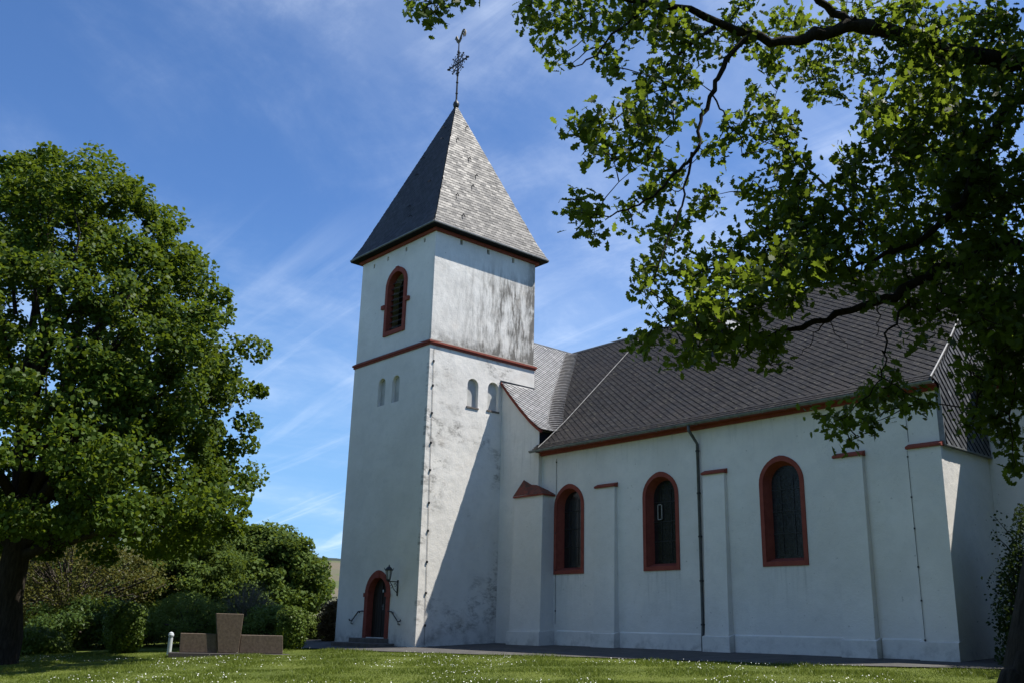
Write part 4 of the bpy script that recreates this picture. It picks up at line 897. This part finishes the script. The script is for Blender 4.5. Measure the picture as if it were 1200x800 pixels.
    br([(1300, 20, 12.3), (1220, -30, 11.6), (1120, -60, 11), (1000, -110, 10.4), (880, -160, 10)], 0.12, 0.02)
    for (u, v, D) in ((1600, 100, 10), (1700, -100, 12), (1500, -300, 10), (1450, -350, 13), (1650, 250, 13), (1250, -350, 10), (1550, 0, 15), (1400, 150, 15), (1350, -100, 15)): br([(1300, -50, 12.3), ((1300+u)/2, v*0.5-60, (12.3+D)/2), (u, v, D)], 0.13, 0.03)
    # leafy sprays: (u, v, radius px, density)
    B = [(490, 8, 15), (514, 8, 17), (543, 3, 10), (618, 15, 19), (640, 42, 20), (656, 22, 24), (650, 72, 10), (690, 10, 24), (700, 42, 18), (705, 68, 13), (722, 84, 11), (735, 28, 24), (760, 20, 28), (790, 38, 28), (822, 52, 24),
         (770, 98, 22), (745, 133, 22), (700, 144, 18), (674, 152, 13), (692, 170, 15), (722, 182, 16), (746, 164, 22), (800, 98, 22), (780, 138, 18), (764, 192, 16), (842, 176, 17),
         (680, 240, 14), (697, 262, 18), (672, 249, 9), (737, 252, 13), (762, 226, 20), (790, 202, 18), (772, 266, 18), (800, 270, 18), (766, 322, 20), (790, 302, 15), (822, 240, 17), (836, 226, 13), (756, 341, 11),
         (868, 148, 16), (896, 114, 18), (906, 140, 23), (922, 166, 19), (882, 164, 14), (960, 95, 22), (985, 70, 17), (974, 112, 14), (950, 60, 23), (900, 62, 27), (868, 28, 27), (930, 30, 25),
         (920, 200, 27), (946, 230, 27), (902, 240, 22), (882, 222, 13), (930, 270, 31), (960, 262, 28), (904, 290, 31), (870, 292, 18), (840, 312, 22), (816, 332, 22), (802, 360, 21), (782, 382, 18), (757, 396, 13), (746, 404, 9), (830, 370, 26), (860, 340, 30), (902, 340, 36), (940, 318, 36), (980, 300, 40), (1000, 252, 27), (1010, 204, 27), (992, 190, 17), (1030, 152, 21), (1052, 182, 31), (1040, 118, 26), (1082, 122, 34), (1024, 72, 22), (1066, 86, 26),
         (1100, 60, 40), (1150, 50, 52), (1060, 20, 36), (1000, 18, 32), (1100, 162, 44), (1150, 130, 46), (1182, 92, 40), (1100, 222, 52), (1150, 202, 55), (1180, 252, 60), (1052, 252, 40), (1060, 300, 44), (1112, 290, 46), (1162, 322, 48), (1182, 372, 40), (1140, 368, 32), (1100, 350, 22),
         (820, 402, 22), (800, 420, 15), (850, 394, 22), (880, 400, 16), (900, 402, 18), (906, 420, 13), (1012, 346, 17), (1062, 348, 22), (1082, 386, 18),
         (1030, 460, 17), (1010, 470, 17), (986, 490, 15), (966, 490, 12), (992, 508, 12), (1046, 460, 17), (1062, 470, 12), (1088, 472, 10), (1070, 480, 8), (1020, 498, 9), (1040, 440, 10),
         (1150, 420, 32), (1182, 450, 38), (1150, 478, 22), (1170, 500, 20), (1190, 520, 17), (1186, 545, 8), (1136, 494, 12), (1196, 402, 32)]
    Ls = []; Sz = []; NB = np.array(nodes)
    def spray(u, v, r, D, cover, ls):
        rm = r*D/F_PX; area = math.pi*r*r; nb = max(4, int(area*cover/122))
        for _ in range(nb):
            a, q = rng.uniform(0, 6.283), math.sqrt(rng.uniform(0, 1))*r
            c = at(u+q*math.cos(a), v+q*math.sin(a), D+rng.normal(0, 0.35*rm+0.22))
            n = int(rng.integers(7, 14)); d_ = rng.normal(0, 1, 3); d_ /= np.linalg.norm(d_)
            for i in range(n): Ls.append(c+rng.normal(0, 0.065, 3)+d_*rng.uniform(-.10, .10)); Sz.append(ls)
            if rng.uniform() < 0.8:
                k = nodes[int(np.argmin(np.sum((np.array(nodes)-c)**2, 1)))]
                if 0.05 < np.linalg.norm(k-c) < 1.3: q_ = limb(b, k, c, 0.008, 0.003, 0.12, 5, 4); nodes.extend(q_[2:])
    def depth(u, v): return 9.1+2.2*np.clip((u-680)/500, 0, 1.1)+0.6*math.sin(u*0.021+v*0.013)+0.5*math.sin(v*0.031)
    def near(e):
        c = at(e[0], e[1], depth(e[0], e[1])); return float(np.min(np.sum((NB-c)**2, 1)))
    for u, v, r in sorted(B, key=near): spray(u, v, r, depth(u, v), 1.0 if u < 1090 else 0.92, 0.104)
    for u, v, r in [e for e in B if e[0] > 1055 and e[1] < 400 and e[2] > 25]:
        for dd in (2.6, 4.6): spray(u+rng.uniform(-12, 25), v+rng.uniform(-20, 12), r, depth(u, v)+dd, 0.13, 0.125)
    b.build('trunk', M['bark_dark'], T, True)
    leaves('crown', np.array(Ls), np.array(Sz), M['leaf_oak'], T, OAK, 0.55, droop=0.3)
    # unseen rest of the crown, with clumps added to dim the shaded walls
    P = []
    for q in range(800):
        u, v = rng.uniform(1290, 2000), rng.uniform(-700, 430); D = rng.uniform(9.0, 18); c = at(u, v, D)
        if v < -160-1.69*(u-1290): continue
        P.append(c+sphere(60)*0.75)
    for q in range(26):
        u, v = rng.uniform(560, 1150), rng.uniform(-400, -45); D = rng.uniform(8.2, 10.5); c = at(u, v, D); P.append(c+sphere(50)*0.6)
    for q in range(620):
        c = CAM+RX*rng.uniform(-6, 13)+FX*rng.uniform(-11, 4.0); c[2] = rng.uniform(3.8, 11.5); P.append(c+sphere(60)*0.85)  # clumps added over the viewpoint to cut sky light on the walls
    for q in range(420):          # unseen boughs added before the chancel to darken its wall
        c = np.array([rng.uniform(19.0, 31), rng.uniform(-8.5, 4.2), rng.uniform(0.4, 8.0)]); d_ = c-CAM
        if 600+F_PX*(d_@CR)/(d_@CF) > 1235 and (c[2] < 3.5 or c[0] > 23.5): P.append(c+sphere(70)*0.8)
    P = outside(np.vstack(P), 14); leaves('crown_outer_light_block', P, np.full(len(P), 0.17), M['leaf_oak'], T, ROUND, 0.5)
oak()

def added_light_blocker():  # added foliage, never seen, that keeps sky light off the shaded walls
    """unseen foliage added behind and right of the viewpoint to block light"""
    global rng
    rng = np.random.default_rng(81); P = []
    for q in range(900):
        a = rng.uniform(rad(-112), rad(112)); d = rng.uniform(12, 34); f_ = -d*math.cos(a); r_ = d*math.sin(a)
        if r_ < -8 and f_ > -8: continue
        if f_ > 9: continue
        c = CAM+FX*f_+RX*(r_+3); c[2] = gz(c[0], c[1])+rng.uniform(0.5, 14.5); P.append(c+sphere(70)*1.5)
    P = outside(np.vstack(P), 45); o = leaves('added_light_blocker', P, np.full(len(P), 0.62), M['leaf_dark'], None, ROUND, 0.4); label(o, 'unseen foliage added behind the viewpoint to block light', 'trees', kind='stuff')
added_light_blocker()

# ------------------------------------------------------------------ grass and daisies
def turf():
    global rng
    rng = np.random.default_rng(71)
    n = 420000; D = np.sqrt(rng.uniform(15.5**2, 37.0**2, n)); th = rng.uniform(math.atan2(-640, F_PX), math.atan2(640, F_PX), n)
    fh = np.array([CF[0], CF[1]]); fh /= np.linalg.norm(fh); rh = np.array([CR[0], CR[1]]); rh /= np.linalg.norm(rh)
    x = CX+D*(np.cos(th)*fh[0]+np.sin(th)*rh[0]); y = CY+D*(np.cos(th)*fh[1]+np.sin(th)*rh[1])
    ok = (y < np.interp(x, PX, PY)-0.02) & (y > -40); x, y = x[ok], y[ok]; z = gz(x, y)+und(x, y)-0.012; n = len(x)
    tall = 0.045+0.035*np.clip(np.sin(x*1.3+2)*np.sin(y*1.9)+np.sin(x*3.1)*np.cos(y*2.7)*0.5, -0.5, 1.2); h = tall*rng.uniform(0.5, 1.3, n); a = rng.uniform(0, 6.283, n); w = rng.uniform(0.007, 0.016, n)
    nearp = (np.interp(x, PX, PY)-y) < 0.25; h = np.where(nearp, h*1.5, h)
    p0 = np.stack([x-np.cos(a)*w, y-np.sin(a)*w, z], -1); p1 = np.stack([x+np.cos(a)*w, y+np.sin(a)*w, z], -1); l = rng.normal(0, 0.45, (2, n))*h
    p2 = np.stack([x+l[0], y+l[1], z+h], -1)
    o = ngons('grass', np.stack([p0, p1, p2], 1), M['grass']); label(o, 'short sunlit grass blades of the lawn', 'grass', kind='stuff')
    m = 2200; i = rng.integers(0, n, m*3); dens = np.sin(x[i]*0.55+1.0)*np.cos(y[i]*0.8)+0.6*np.sin(x[i]*1.7)*np.sin(y[i]*1.5+.6); i = i[dens > 0.12][:m]
    c = np.stack([x[i], y[i], z[i]+rng.uniform(0.05, 0.09, len(i))], -1); a = np.linspace(0, 6.283, 7)[:-1]
    N = unit(rng.normal(0, 0.45, (len(i), 3))+np.array([0.1, -0.1, 1.0])); T = unit(np.cross(N, np.array([0.3, 1, 0.2]))); B = np.cross(N, T); r = rng.uniform(0.008, 0.015, (len(i), 1, 1))
    P = c[:, None]+r*(np.cos(a)[None, :, None]*T[:, None]+np.sin(a)[None, :, None]*B[:, None])
    o = ngons('daisies', P, M['daisy']); label(o, 'drifts of small white daisies scattered over the lawn', 'daisies', kind='stuff')
turf()
